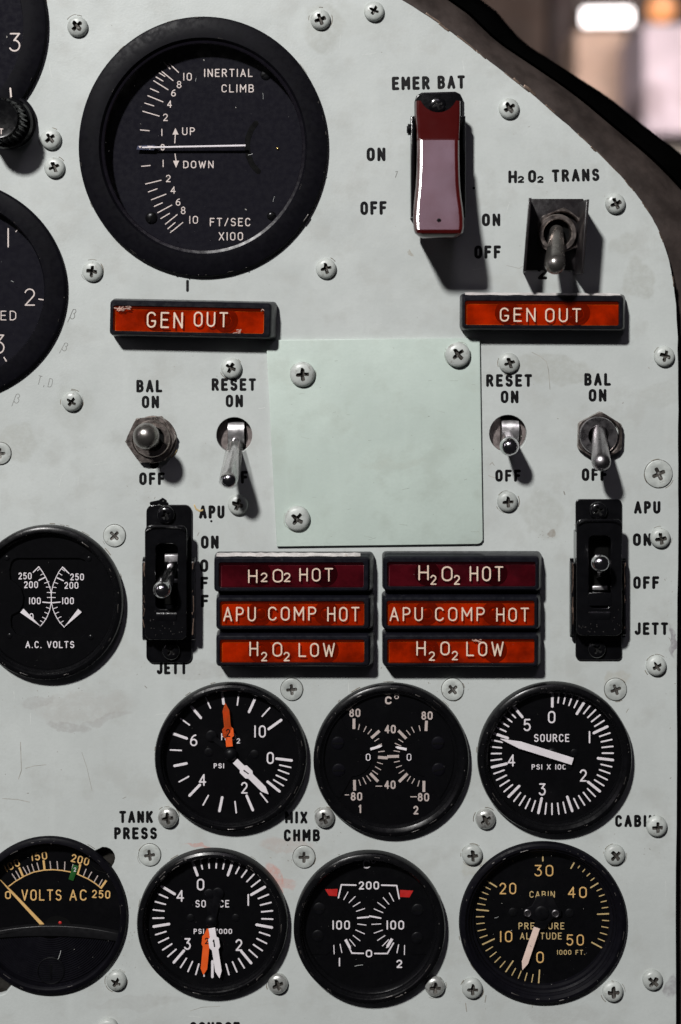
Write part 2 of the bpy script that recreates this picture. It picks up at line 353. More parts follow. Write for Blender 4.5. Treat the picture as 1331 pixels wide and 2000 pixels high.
def st_oval(w=.56, h=1, y0=0):
    r = w/2; return arc(r, y0+h-r, r, r, 0, 180, 10)+arc(r, y0+r, r, r, 180, 360, 10)+[(w, y0+h-r)]
GL = {
 'A': (.60, [[(0, 0), (.3, 1)], [(.3, 1), (.6, 0)], [(.1, .32), (.5, .32)]]),
 'B': (.54, [[(0, 0), (0, 1)], [(0, 1), (.28, 1)]+arc(.28, .765, .22, .235, 90, -90)+[(0, .53)], [(0, .53), (.28, .53)]+arc(.28, .265, .26, .265, 90, -90)+[(0, 0)]]),
 'C': (.54, [arc(.28, .72, .27, .28, 22, 180)+arc(.28, .28, .27, .28, 180, 338)]),
 'D': (.55, [[(0, 0), (0, 1)], [(0, 1), (.22, 1)]+arc(.22, .67, .33, .33, 90, 0)+arc(.22, .33, .33, .33, 0, -90)+[(0, 0)]]),
 'E': (.48, [[(0, 0), (0, 1)], [(0, 1), (.48, 1)], [(0, .52), (.40, .52)], [(0, 0), (.48, 0)]]),
 'F': (.48, [[(0, 0), (0, 1)], [(0, 1), (.48, 1)], [(0, .52), (.40, .52)]]),
 'G': (.56, [arc(.28, .72, .27, .28, 25, 180)+arc(.28, .28, .27, .28, 180, 360)+[(.55, .42)], [(.55, .42), (.32, .42)]]),
 'H': (.54, [[(0, 0), (0, 1)], [(.54, 0), (.54, 1)], [(0, .52), (.54, .52)]]),
 'I': (.04, [[(.02, 0), (.02, 1)]]),
 'J': (.42, [[(.42, 1), (.42, .24)]+arc(.21, .22, .21, .22, 0, -165)]),
 'K': (.55, [[(0, 0), (0, 1)], [(.53, 1), (0, .38)], [(.2, .6), (.55, 0)]]),
 'L': (.46, [[(0, 1), (0, 0)], [(0, 0), (.46, 0)]]),
 'M': (.66, [[(0, 0), (0, 1)], [(0, 1), (.33, .35)], [(.33, .35), (.66, 1)], [(.66, 1), (.66, 0)]]),
 'N': (.55, [[(0, 0), (0, 1)], [(0, 1), (.55, 0)], [(.55, 0), (.55, 1)]]),
 'O': (.56, [st_oval()]), '0': (.54, [st_oval(.54)]),
 'P': (.50, [[(0, 0), (0, 1)], [(0, 1), (.25, 1)]+arc(.25, .74, .25, .26, 90, -90)+[(0, .48)]]),
 'R': (.54, [[(0, 0), (0, 1)], [(0, 1), (.26, 1)]+arc(.26, .75, .25, .25, 90, -90)+[(0, .5)], [(.26, .5), (.54, 0)]]),
 'S': (.53, [arc(.265, .755, .25, .245, 28, 262, 12)+arc(.265, .265, .265, .265, 82, -152, 12)]),
 'T': (.54, [[(0, 1), (.54, 1)], [(.27, 1), (.27, 0)]]),
 'U': (.54, [[(0, 1), (0, .27)]+arc(.27, .27, .27, .27, 180, 360)+[(.54, 1)]]),
 'V': (.58, [[(0, 1), (.29, 0)], [(.29, 0), (.58, 1)]]),
 'W': (.80, [[(0, 1), (.2, 0)], [(.2, 0), (.4, .85)], [(.4, .85), (.6, 0)], [(.6, 0), (.8, 1)]]),
 'X': (.56, [[(0, 0), (.56, 1)], [(0, 1), (.56, 0)]]),
 '1': (.04, [[(.02, 0), (.02, 1)]]),
 '2': (.52, [arc(.26, .72, .255, .28, 165, -38, 11)+[(.02, 0)], [(.02, 0), (.52, 0)]]),
 '3': (.52, [[(.03, 1), (.50, 1)], [(.50, 1), (.22, .61)], [(.22, .61)]+arc(.24, .31, .28, .31, 85, -150, 12)]),
 '4': (.54, [[(.40, 0), (.40, 1)], [(.40, 1), (0, .30)], [(0, .30), (.54, .30)]]),
 '5': (.52, [[(.48, 1), (.08, 1)], [(.08, 1), (.04, .55)], [(.04, .55)]+arc(.25, .32, .27, .32, 128, -148, 12)]),
 '6': (.53, [[(.44, .98), (.28, .93), (.13, .78), (.03, .55), (0, .3)]+arc(.265, .29, .265, .29, 180, 540, 16)]),
 '8': (.52, [arc(.26, .765, .215, .235, -90, 270, 16), arc(.26, .265, .26, .265, 90, 450, 16)]),
 'i': (.20, [[(.1, 0), (.1, 1)], [(.1, 1), (0, .82)]]),      # a one with its flag
 '/': (.40, [[(0, 0), (.4, 1)]]), '.': (.05, [[(.02, 0), (.03, 0)]]), '-': (.34, [[(0, .5), (.34, .5)]]), ',': (.05, [[(.03, .05), (0, -.15)]]),
 'b': (.5, [[(0, -.4), (.12, .9)]+arc(.27, .78, .16, .2, 150, -80, 8)+arc(.26, .28, .2, .28, 80, -150, 8)]),
}

def empty(name, px, py, rot=0):
    o = bpy.data.objects.new(name, None); COL.objects.link(o); o.empty_display_size = .01
    o.location = ((px-665.5)*S, 0, (1000-py)*S); o.rotation_euler = (R(90), 0, 0)
    if rot: o.rotation_euler = (Matrix.Rotation(R(rot), 3, 'Y') @ Matrix.Rotation(R(90), 3, 'X')).to_euler()
    o['pp'] = (px, py, rot); return o
def tag(o, label=None, cat=None, group=None, kind=None):
    if label: o['label'] = label
    if cat: o['category'] = cat
    if group: o['group'] = group
    if kind: o['kind'] = kind
    return o
def thing(name, label, cat, px, py, rot=0, group=None): return tag(empty(name, px, py, rot), label, cat, group)
def LC(root, px, py, h=0):
    """local position in a thing of a point seen at (px, py) at height h"""
    q = root['pp']; ux, uy = U(px, py, h); dx, dy = ux-q[0], q[1]-uy
    a = R(q[2])
    return (dx*math.cos(a)-dy*math.sin(a)*1.0, dx*math.sin(a)+dy*math.cos(a)) if q[2] else (dx, dy)

def curve_mesh(loops, z0, z1, bev=0, res=2):
    """sheet with holes through a filled 2D curve (first loop = outline); returns vertices and faces"""
    cu = bpy.data.curves.new('c', 'CURVE'); cu.dimensions = '2D'; cu.fill_mode = 'BOTH'
    cu.extrude = (z1-z0)/2-bev; cu.bevel_depth = bev; cu.bevel_resolution = res; cu.offset = -bev
    for lp in loops:
        sp = cu.splines.new('POLY'); sp.points.add(len(lp)-1)
        for p, q in zip(sp.points, lp): p.co = (q[0], q[1], 0, 1)
        sp.use_cyclic_u = True
    o = bpy.data.objects.new('c', cu); COL.objects.link(o)
    me = bpy.data.meshes.new_from_object(o.evaluated_get(bpy.context.evaluated_depsgraph_get()))
    vs = [(v.co.x, v.co.y, v.co.z+(z0+z1)/2) for v in me.vertices]; fs = [tuple(p.vertices) for p in me.polygons]
    bpy.data.objects.remove(o); bpy.data.curves.remove(cu); bpy.data.meshes.remove(me)
    return vs, fs

def boolean(am, bm_):
    """am minus bm_ (both M); cut faces take material 1"""
    def tmp(m, i):
        me = bpy.data.meshes.new('t'); me.from_pydata(m.v, [], m.f)
        for q in (M_SCR, M_REC): me.materials.append(q)
        for p in me.polygons: p.material_index = i
        b = bmesh.new(); b.from_mesh(me); bmesh.ops.recalc_face_normals(b, faces=b.faces); b.to_mesh(me); b.free()
        o = bpy.data.objects.new('t', me); COL.objects.link(o); return o
    a, b = tmp(am, 0), tmp(bm_, 1)
    md = a.modifiers.new('x', 'BOOLEAN'); md.operation = 'DIFFERENCE'; md.object = b; md.solver = 'EXACT'
    me = bpy.data.meshes.new_from_object(a.evaluated_get(bpy.context.evaluated_depsgraph_get()))
    out = M(); out.v = [tuple(v.co) for v in me.vertices]; out.f = [tuple(p.vertices) for p in me.polygons]; out.fm = [p.material_index for p in me.polygons]
    for o in (a, b): bpy.data.objects.remove(o)
    return out

# ------------------------------------------------------------------ the instrument panel
def catmull(P, n=6):
    out = []
    for i in range(len(P)-1):
        p0, p1, p2, p3 = [Vector(P[max(0, min(len(P)-1, j))]) for j in (i-1, i, i+1, i+2)]
        for k in range(n):
            t = k/n
            out.append(tuple(.5*((2*p1)+(-p0+p2)*t+(2*p0-5*p1+4*p2-p3)*t*t+(-p0+3*p1-3*p2+p3)*t**3)))
    out.append(tuple(P[-1])); return out
EDGE = catmull([(420, -190), (560, -125), (690, -58), (790, 2), (868, 52), (940, 106), (1018, 165), (1085, 222), (1148, 278), (1200, 328), (1242, 376), (1274, 424),
                (1296, 470), (1311, 520), (1320, 580), (1325, 660), (1326, 800), (1326, 1000), (1324, 1300), (1322, 1700), (1321, 2180)], 5)
EDGE = [(x+random.uniform(-.8, .8), y+random.uniform(-.8, .8)) for x, y in EDGE]
def C(px, py): return (px-665.5, 1000-py)      # panel-local
outline = [C(-460, 2180), *[C(*p) for p in reversed(EDGE)], C(-460, -190)]
GA = dict(g1=(-149, 50, 243, 243), g2=(-109, 566, 241, 219), cl=(398, 287, 243, 254), av=(95, 1174, 148, 150), h2=(452.5, 1474.5, 148, 143.5),
          ct=(764.5, 1481, 151.5, 149), sr=(1082, 1477, 150, 147), va=(97, 1786, 153, 154), sl=(416.5, 1797, 146.5, 142), c2=(722, 1806, 147.5, 147), cb=(1060.5, 1800, 164, 158))
def hole_with_lobes(cx, cy, rx, ry, lobes, n=160):
    out = []
    for i in range(n):
        a = 2*math.pi*i/n; r_ = rx*ry/math.hypot(ry*math.cos(a), rx*math.sin(a))
        for lx, ly, lr in lobes:
            dx, dy = lx-cx, cy-ly; dd = math.hypot(dx, dy); da = a-math.atan2(dy, dx)
            if math.cos(da) > 0 and abs(dd*math.sin(da)) < lr: r_ = max(r_, dd*math.cos(da)+math.sqrt(lr*lr-(dd*math.sin(da))**2))
        x, y = C(cx, cy); out.append((x+r_*math.cos(a), y+r_*math.sin(a)))
    return out
holes = [circ(rx-14, 56, *C(cx, cy), ry=ry-14) for key, (cx, cy, rx, ry) in GA.items() if key != 'va']
holes.append(hole_with_lobes(97, 1786, 145, 146, [(203, 1677, 22), (-6, 1912, 34)]))
holes += [circ(35, 36, *C(458, 850)), circ(36.5, 36, *C(993, 847)), circ(9, 20, *C(301, 907))]
pv, pf = curve_mesh([outline]+holes, -16, 0, 1.2, 1)
panel = M().add(pv, pf).build('instrument_panel', MP, None, 30)
panel['pp'] = (665.5, 1000, 0)
tag(panel, 'pale grey green painted sheet metal panel that carries all the gauges and switches', 'instrument panel')

def plettering(items, name='lettering', m=None, label=None):
    k = M()
    for it in items:
        t, px, py, wd, cap = it[:5]; rot = it[5] if len(it) > 5 else 0
        x, y = C(px, py); k.text(t, x, y, cap, wd, it[6] if len(it) > 6 else cap*.235, .05, rot, .62)
    o = k.build(name, m or M_INK, panel)
    if label: o['label'] = label
    return o
H = 26.5
for grp in (
    [("EMER", 803, 162, 74, H, 1), ("BAT", 882, 160, 54, H, 1)], [("ON", 735, 301, 37, 27)], [("OFF", 730, 406, 52, 27, 1)],
    [("H", 1002, 345, 17, 25), ("2", 1018, 350, 13, 14, 0, 3.8), ("O", 1040, 344, 16, 25), ("2", 1056, 350, 13, 14, 0, 3.8), ("TRANS", 1125, 342, 93, 25, 1.5)],
    [("ON", 960, 429, 36, 25)], [("OFF", 953, 492, 52, 26)], [("1", 366.5, 558, 6, 24)], [("2", 1060, 533, 19, 25)],
    [("BAL", 292, 754, 51, 25)], [("ON", 294, 785, 34, 25)], [("OFF", 297, 935, 50, 25)],
    [("RESET", 457, 751, 87, 25)], [("ON", 458, 783, 34, 25)], [("OFF", 459, 932, 51, 25)],
    [("RESET", 995, 743, 90, 25)], [("ON", 996, 775, 35, 25)], [("OFF", 993, 929, 50, 24)],
    [("BAL", 1168, 741, 52, 25)], [("ON", 1168, 772, 35, 25)], [("OFF", 1162, 927, 50, 25)],
    [("APU", 414, 1000, 50, 26)], [("ON", 410, 1059, 35, 26)], [("O", 399, 1105, 16, 25), ("F", 399.5, 1139, 15, 25), ("F", 400.5, 1174, 15, 25)], [("JETT", 336, 1305, 60, 25)],
    [("APU", 1265, 991, 52, 25)], [("ON", 1255, 1054, 36, 25)], [("OFF", 1263, 1138, 51, 25)], [("JETT", 1273, 1228, 66, 25)],
    [("TANK", 266, 1596, 66, 24)], [("PRESS", 265, 1628, 84, 24)], [("MIX", 579, 1597, 44, 24)], [("CHMB", 590, 1632, 71, 24)], [("CABIN", 1242, 1604, 80, 24)], [("SOURCE", 420, 2009, 98, 25)]):
    plettering(grp)
for it_ in [("b", 143, 613, 12, 22, -18, 1.6), ("b", 127, 677, 12, 18, -22, 1.3), ("b", 33, 778, 13, 20, -14, 1.3), ("T,D", 88, 745, 30, 18, -14, 1.3), ("i", 775, 340, 8, 14, -20, 1.6)]:
    plettering([it_], 'handwriting', M_PENCIL)
k = M()
for pts, wd in (([(1040, 688), (1056, 696), (1068, 706), (1072, 722), (1075, 760)], 1.1), ([(5, 1560), (35, 1562), (58, 1567)], 1.3), ([(40, 1450), (41, 1480), (42, 1505), (36, 1522)], 1.4),
                ([(50, 1501), (68, 1496), (90, 1494)], 1.1), ([(160, 1470), (170, 1500), (180, 1545)], .8), ([(957, 908), (962, 903), (966, 909)], 1.3), ([(955, 929), (966, 933), (980, 932)], 1.4),
                ([(1030, 515), (1015, 524), (990, 518)], .7), ([(372, 1975), (395, 1968), (430, 1966)], .9), ([(1102, 960), (1104, 966)], 2), ([(1228, 1385), (1224, 1392)], 1.6),
                ([(910, 1960), (912, 1976)], 2), ([(950, 1945), (948, 1958)], 2), ([(1042, 1960), (1040, 1968)], 1.6), ([(337, 861), (345, 850), (344, 858), (334, 896)], .1),
                ([(800, 488), (804, 497)], 2.4), ([(240, 1560), (246, 1557)], 1.2), ([(283, 1340), (287, 1344)], 1.5), ([(386, 1046), (389, 1040)], 1.5), ([(375, 1130), (376, 1120)], 1.2)):
    k.stroke([C(*p) for p in pts], wd, .04)
for _ in range(230):
    x, y = random.uniform(5, 1315), random.uniform(20, 1995)
    if x > 800 and y < 560 and (x-790) > y*1.05: continue
    if 520 < x < 950 and 655 < y < 1075: continue
    r = random.choice((.6, .6, .8, .9, 1.2, 1.6)); a = random.uniform(0, 6.3); l = r*random.uniform(.3, 1.6)
    cx, cy = C(x, y); k.stroke([(cx, cy), (cx+l*math.cos(a), cy+l*math.sin(a))], r, .03)
for cx0, cy0, sx, sy, cnt in ((250, 1840, 8, 60, 26), (1305, 1240, 8, 90, 30), (120, 1365, 70, 14, 22), (1070, 1045, 14, 10, 16), (900, 1950, 60, 14, 22), (600, 1640, 50, 12, 16), (330, 1310, 50, 10, 14), (560, 1690, 20, 30, 14), (1230, 1660, 40, 12, 12), (300, 968, 40, 10, 14), (740, 1330, 120, 10, 20), (1090, 380, 50, 4, 8)):
    for _ in range(cnt):
        cx, cy = C(random.gauss(cx0, sx), random.gauss(cy0, sy)); r = random.choice((.5, .7, .9, 1.3)); a = random.uniform(0, 6.3); l = r*random.uniform(.3, 2.5)
        k.stroke([(cx, cy), (cx+l*math.cos(a), cy+l*math.sin(a))], r, .03)
tag(k.build('dirt_specks', M_SCRATCH, panel), kind='stuff')
k = M()      # pale scuffs and dark rub marks
rn = random.Random(11)
for _ in range(60):
    x, y = rn.uniform(5, 1310), rn.uniform(20, 1990)
    if x > 780 and y < 560 and (x-780) > y*1.02: continue
    if 520 < x < 950 and 655 < y < 1075: continue
    cx, cy = C(x, y); a = rn.choice((rn.uniform(0, 6.3), 1.5, .1)); l = rn.uniform(4, 34); b = rn.uniform(-.25, .25)
    k.stroke([(cx+l*t_/5*math.cos(a+b*t_/5), cy+l*t_/5*math.sin(a+b*t_/5)) for t_ in range(6)], rn.uniform(.35, .75), .02, .1)
tag(k.build('pale_scuffs', mat('pale_scuff', (.60, .62, .60), .5, 0, .1, .1), panel), kind='stuff')
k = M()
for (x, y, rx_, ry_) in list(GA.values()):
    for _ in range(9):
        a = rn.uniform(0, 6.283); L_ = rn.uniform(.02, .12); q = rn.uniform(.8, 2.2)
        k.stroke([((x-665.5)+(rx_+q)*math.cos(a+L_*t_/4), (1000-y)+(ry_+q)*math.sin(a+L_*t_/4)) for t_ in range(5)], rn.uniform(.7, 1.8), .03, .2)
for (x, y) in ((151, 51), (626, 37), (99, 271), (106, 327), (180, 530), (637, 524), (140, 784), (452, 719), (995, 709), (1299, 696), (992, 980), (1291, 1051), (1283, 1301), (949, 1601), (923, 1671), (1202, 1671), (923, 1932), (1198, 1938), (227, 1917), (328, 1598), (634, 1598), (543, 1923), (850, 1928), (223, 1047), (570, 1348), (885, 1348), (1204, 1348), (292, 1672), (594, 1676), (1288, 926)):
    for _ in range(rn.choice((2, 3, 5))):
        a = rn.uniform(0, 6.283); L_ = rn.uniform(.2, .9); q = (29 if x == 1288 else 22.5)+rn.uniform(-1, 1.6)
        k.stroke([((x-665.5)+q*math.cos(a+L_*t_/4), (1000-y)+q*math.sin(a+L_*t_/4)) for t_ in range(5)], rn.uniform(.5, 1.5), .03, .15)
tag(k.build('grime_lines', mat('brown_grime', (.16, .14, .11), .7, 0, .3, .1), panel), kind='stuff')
k = M()   # bare metal nicks along the curved edge
for (x, y, a, l, ww) in ((848, 36, -34, 34, 5), (868, 53, -38, 22, 6), (912, 84, -38, 46, 4), (940, 106, -38, 24, 3), (1010, 158, -38, 14, 6), (1036, 176, -42, 26, 8), (1075, 212, -42, 22, 4), (1140, 270, -42, 30, 3),
                        (1160, 291, -42, 12, 5), (1230, 362, -50, 26, 3), (1262, 405, -55, 22, 3), (1292, 462, -66, 20, 3), (1316, 550, -80, 18, 3), (1010, 160, -38, 60, 2.4), (1190, 318, -45, 70, 2)):
    cx, cy = C(x, y); n = 5
    pts = [(cx+(i/n-.5)*l*math.cos(R(a))+random.uniform(-.8, .8), cy+(i/n-.5)*l*math.sin(R(a))+random.uniform(-.8, .8)) for i in range(n+1)]
    k.stroke(pts, ww*.7, -.2, 1.1)
tag(k.build('bare_edge_nicks', M_PAN_EDGE, panel), kind='stuff')
# dark mounting ears that show through the cutouts
for lr, p in ((34, (203, 1677)), (48, (-6, 1912)), (16, (301, 907))):
    k = M(); k.disc(lr, -26, 30, *C(*p)); k.lathe([(lr, -26), (lr, -16.2)], 30, *C(*p)); k.build('cutout_backing', M_LOBE, panel)

# ------------------------------------------------------------------ pale cover plate
cp = thing('cover_plate', 'pale green square blanking plate screwed on in the middle of the panel', 'cover plate', 736, 866)
pts = [LC(cp, *p, 8) for p in [(541, 1068), (934, 1063)]]+[LC(cp, *p, 8) for p in ((940, 1061), (944, 1055), (938, 666), (933, 660), (520, 664))]
M().prism(pts, .1, 7, 1.2).build('plate', MPLATE, cp, 40)

k = M(); rn = random.Random(5)
for _ in range(46):
    x, y = rn.uniform(545, 930), rn.uniform(675, 1055); cx, cy = LC(cp, x, y, 7); a = rn.uniform(-.4, .4); l = rn.choice((.5, .8, 1.5, 6, 16))
    k.stroke([(cx, cy), (cx+l*math.cos(a), cy+l*math.sin(a))], rn.choice((.5, .7, 1.1, 1.6)) if l < 2 else .5, 7.02, .1)
for x, y in ((591, 731), (895, 693), (581, 1013)):
    for _ in range(5):
        cx, cy = LC(cp, x, y, 7); a = rn.uniform(0, 6.283); L_ = rn.uniform(.2, .8); q = 26+rn.uniform(-1, 1.5)
        k.stroke([(cx+q*math.cos(a+L_*t_/4), cy+q*math.sin(a+L_*t_/4)) for t_ in range(5)], rn.uniform(.6, 1.5), 7.02, .15)
tag(k.build('dirt_specks', mat('plate_specks', (.30, .33, .29), .6, 0, .3, .1), cp), kind='stuff')
# ------------------------------------------------------------------ screws
def cross(r, wd, z0, z1, rot=0, t=.55):
    a = wd/2; q = []
    for i in range(4):
        c, s_ = math.cos(R(90*i+rot)), math.sin(R(90*i+rot))
        for (x, y) in ((a*1.15, -a*1.15), (r*.85, -a*1.2), (r, -a*.6), (r, a*.6), (r*.85, a*1.2)): q.append((x*c-y*s_, x*s_+y*c))
    m = M(); m.rings([[(x*t*.75, y*t*.75, z0) for x, y in q], [(x, y, z1) for x, y in q]]); return m
def rough_cross(c, seed, a):
    rn = random.Random(seed); n = len(c.v)//2; j = [(rn.uniform(-a, a), rn.uniform(-a, a)) for _ in range(n)]; ox, oy = rn.uniform(-.8, .8), rn.uniform(-.8, .8)
    c.v = [(x+j[i % n][0]*(1 if i >= n else .5)+ox, y+j[i % n][1]*(1 if i >= n else .5)+oy, z) for i, (x, y, z) in enumerate(c.v)]; return c
def pan_screw(r, h, jit, seed=1):
    m = M(); n = 36; h += 2
    prof = [(r, -.5), (r, h*.34), (r*.97, h*.5), (r*.88, h*.70), (r*.72, h*.85), (r*.5, h*.94), (r*.25, h*.99)]
    m.lathe(prof, n, cap0=True, cap1=True)
    return boolean(m, rough_cross(cross(r*.60+jit, r*.30+jit, h*.25, h*1.12), seed, 1.15))
def flat_screw(r):
    m = M(); m.lathe([(r, -1), (r, 2.4), (r*.975, 3.1), (r*.93, 3.5)], 44, cap0=True, cap1=True)
    o = boolean(m, cross(r*.56, r*.27, .3, 4.2, t=.55)); o.cur = 1
    o.lathe([(r-.3, .25), (r+1.1, .12)], 44); return o
V = {'pan': pan_screw(20, 10, 0), 'pan2': pan_screw(20, 10, 1.3, 2), 'p0': pan_screw(20, 9.5, .6, 3), 'p1': pan_screw(19.6, 10, -.6, 4), 'p2': pan_screw(20, 9, 1.0, 5), 'p3': pan_screw(20.2, 10.5, .2, 6), 'p4': pan_screw(19.6, 10, 1.6, 7), 'met': pan_screw(19.5, 11, .8), 'big': pan_screw(24.5, 11, -.5), 'flat': flat_screw(21.5), 'bigflat': flat_screw(27)}
protos = {}
SEQ = [0]
def screw(kind, px, py, label, rot=None, mats=None, z=0, parent=None, sc_=1, group='cross-head screws holding the panel and its instruments'):
    if kind in ('pan', 'pan2') and not mats: SEQ[0] += 1; kind = ('pan', 'p0', 'p1', 'pan2', 'p2', 'p3', 'p4')[SEQ[0]*3 % 7]
    key = (kind, str(mats))
    if key not in protos:
        mm = mats or {'met': (M_SCRM, M_REC), 'flat': (M_SCR, M_REC)}.get(kind, (M_SCR, M_REC))
        o = V[kind].build('screw', list(mm), None, 40); protos[key] = o
    else:
        o = protos[key].copy(); COL.objects.link(o)
    rot = random.uniform(0, 90) if rot is None else rot
    ux, uy = U(px, py, z+6)
    if parent:
        o.parent = parent; x, y = LC(parent, px, py, z+6); o.location = (x*S, y*S, z*S); o.rotation_euler = (0, 0, R(rot)); o.scale = (sc_,)*3
        for q in ('label', 'category', 'group'):
            if q in o: del o[q]
    else:
        tx, ty = random.uniform(-3, 3), random.uniform(-3, 3)
        o.rotation_euler = (Matrix.Rotation(R(90+ty), 3, 'X') @ Matrix.Rotation(R(rot), 3, 'Z') @ Matrix.Rotation(R(tx*.3), 3, 'X')).to_euler() if 'flat' not in kind else (Matrix.Rotation(R(90), 3, 'X') @ Matrix.Rotation(R(rot), 3, 'Z')).to_euler()
        o.location = ((ux-665.5)*S, -z*S, (1000-uy)*S); o.scale = (sc_,)*3
        tag(o, label, 'screw', group)
    return o
for kind, x, y, rot, lab in (
    ('pan', 151, 51, 40, 'grey painted screw at the upper left of the inertial climb gauge'),
    ('pan2', 626, 37, 20, 'painted screw in a grey stain right above the inertial climb gauge'),
    ('pan', 731, 21, 62, 'painted screw closest to the top end of the curved panel edge'),
    ('pan', 99, 271, 35, 'upper of the two screws beside the knurled black knob'),
    ('pan2', 106, 327, 25, 'lower of the two screws beside the knurled black knob'),
    ('pan', 180, 530, 80, 'painted screw at the lower left of the inertial climb gauge'),
    ('pan', 637, 524, 15, 'painted screw at the lower right of the inertial climb gauge'),
    ('pan', 995, 211, 30, 'clean painted screw right of the red switch guard'),
    ('pan', 1203, 397, 25, 'painted screw right of the black open toggle guard by the curved edge'),
    ('pan2', 140, 784, 55, 'painted screw in a stain left of the left BAL lettering'),
    ('pan', 452, 719, 60, 'painted screw right above the left RESET lettering'),
    ('pan', 995, 709, 20, 'painted screw right above the right RESET lettering'),
    ('pan', 1299, 696, 70, 'painted screw at the right panel edge level with the right amber GEN OUT lamp'),
    ('pan2', 992, 980, 5, 'painted screw below the OFF lettering of the right reset switch'),
    ('pan', 465, 986, 70, 'painted screw in the shadow of the sleeved toggle beside the left APU lettering'),
    ('pan2', 1291, 1051, 10, 'painted screw touching the N of ON at the right edge'),
    ('pan', 1283, 1301, 30, 'painted screw below the right JETT lettering'),
    ('pan2', 1284, 1615, 0, 'painted screw that covers the N of CABIN'),
    ('met', 949, 1601, 35, 'bare metal screw below the upper right source pressure gauge'),
    ('pan', 923, 1671, 5, 'painted screw at the upper left of the cabin altitude gauge'),
    ('pan', 1202, 1671, 40, 'painted screw at the upper right of the cabin altitude gauge'),
    ('pan', 923, 1932, 0, 'painted screw at the lower left of the cabin altitude gauge'),
    ('pan2', 1198, 1938, 0, 'painted screw at the lower right of the cabin altitude gauge'),
    ('pan', 1276, 1916, 50, 'rightmost screw in the bottom right corner of the panel'),
    ('pan', 227, 1917, 60, 'painted screw at the lower right of the yellow volts AC gauge'),
    ('met', 328, 1598, 10, 'bare metal screw right of the TANK lettering'),
    ('met', 634, 1598, 20, 'shiny screw right of the MIX lettering'),
    ('met', 543, 1923, 25, 'bare metal screw at the lower right of the lower source gauge'),
    ('met', 850, 1928, 0, 'bare metal screw between the 200 degree gauge and the cabin gauge'),
    ('pan', 211, 2011, 30, 'screw almost cut off by the bottom edge of the photo'),
    ('flat', 223, 1047, 45, 'flush countersunk screw above right of the A.C. volts gauge'),
    ('flat', 570, 1348, 5, 'flush countersunk screw above right of the gauge with the orange pointer'),
    ('flat', 885, 1348, 40, 'flush countersunk screw between the top middle and top right small gauges'),
    ('flat', 1204, 1348, 20, 'flush countersunk screw at the upper right of the upper source gauge'),
    ('flat', 292, 1672, 8, 'flush countersunk screw below the PRESS lettering'),
    ('flat', 594, 1676, 0, 'flush countersunk screw below the CHMB lettering'),
    ('flat', -1, 886, 0, 'countersunk screw cut off by the left edge of the photo'),
    ('bigflat', 1288, 926, 25, 'largest flush screw, chipped, above the right APU lettering')):
    screw(kind, x, y, lab, rot)
for x, y, rot, lab in ((591, 731, 5, 'large white painted screw at the top left of the blanking plate'), (895, 693, 40, 'large painted screw in the top right corner of the blanking plate'),
                       (581, 1013, 55, 'large painted screw in the bottom left corner of the blanking plate')):
    screw('big', x, y, lab, rot, z=7)

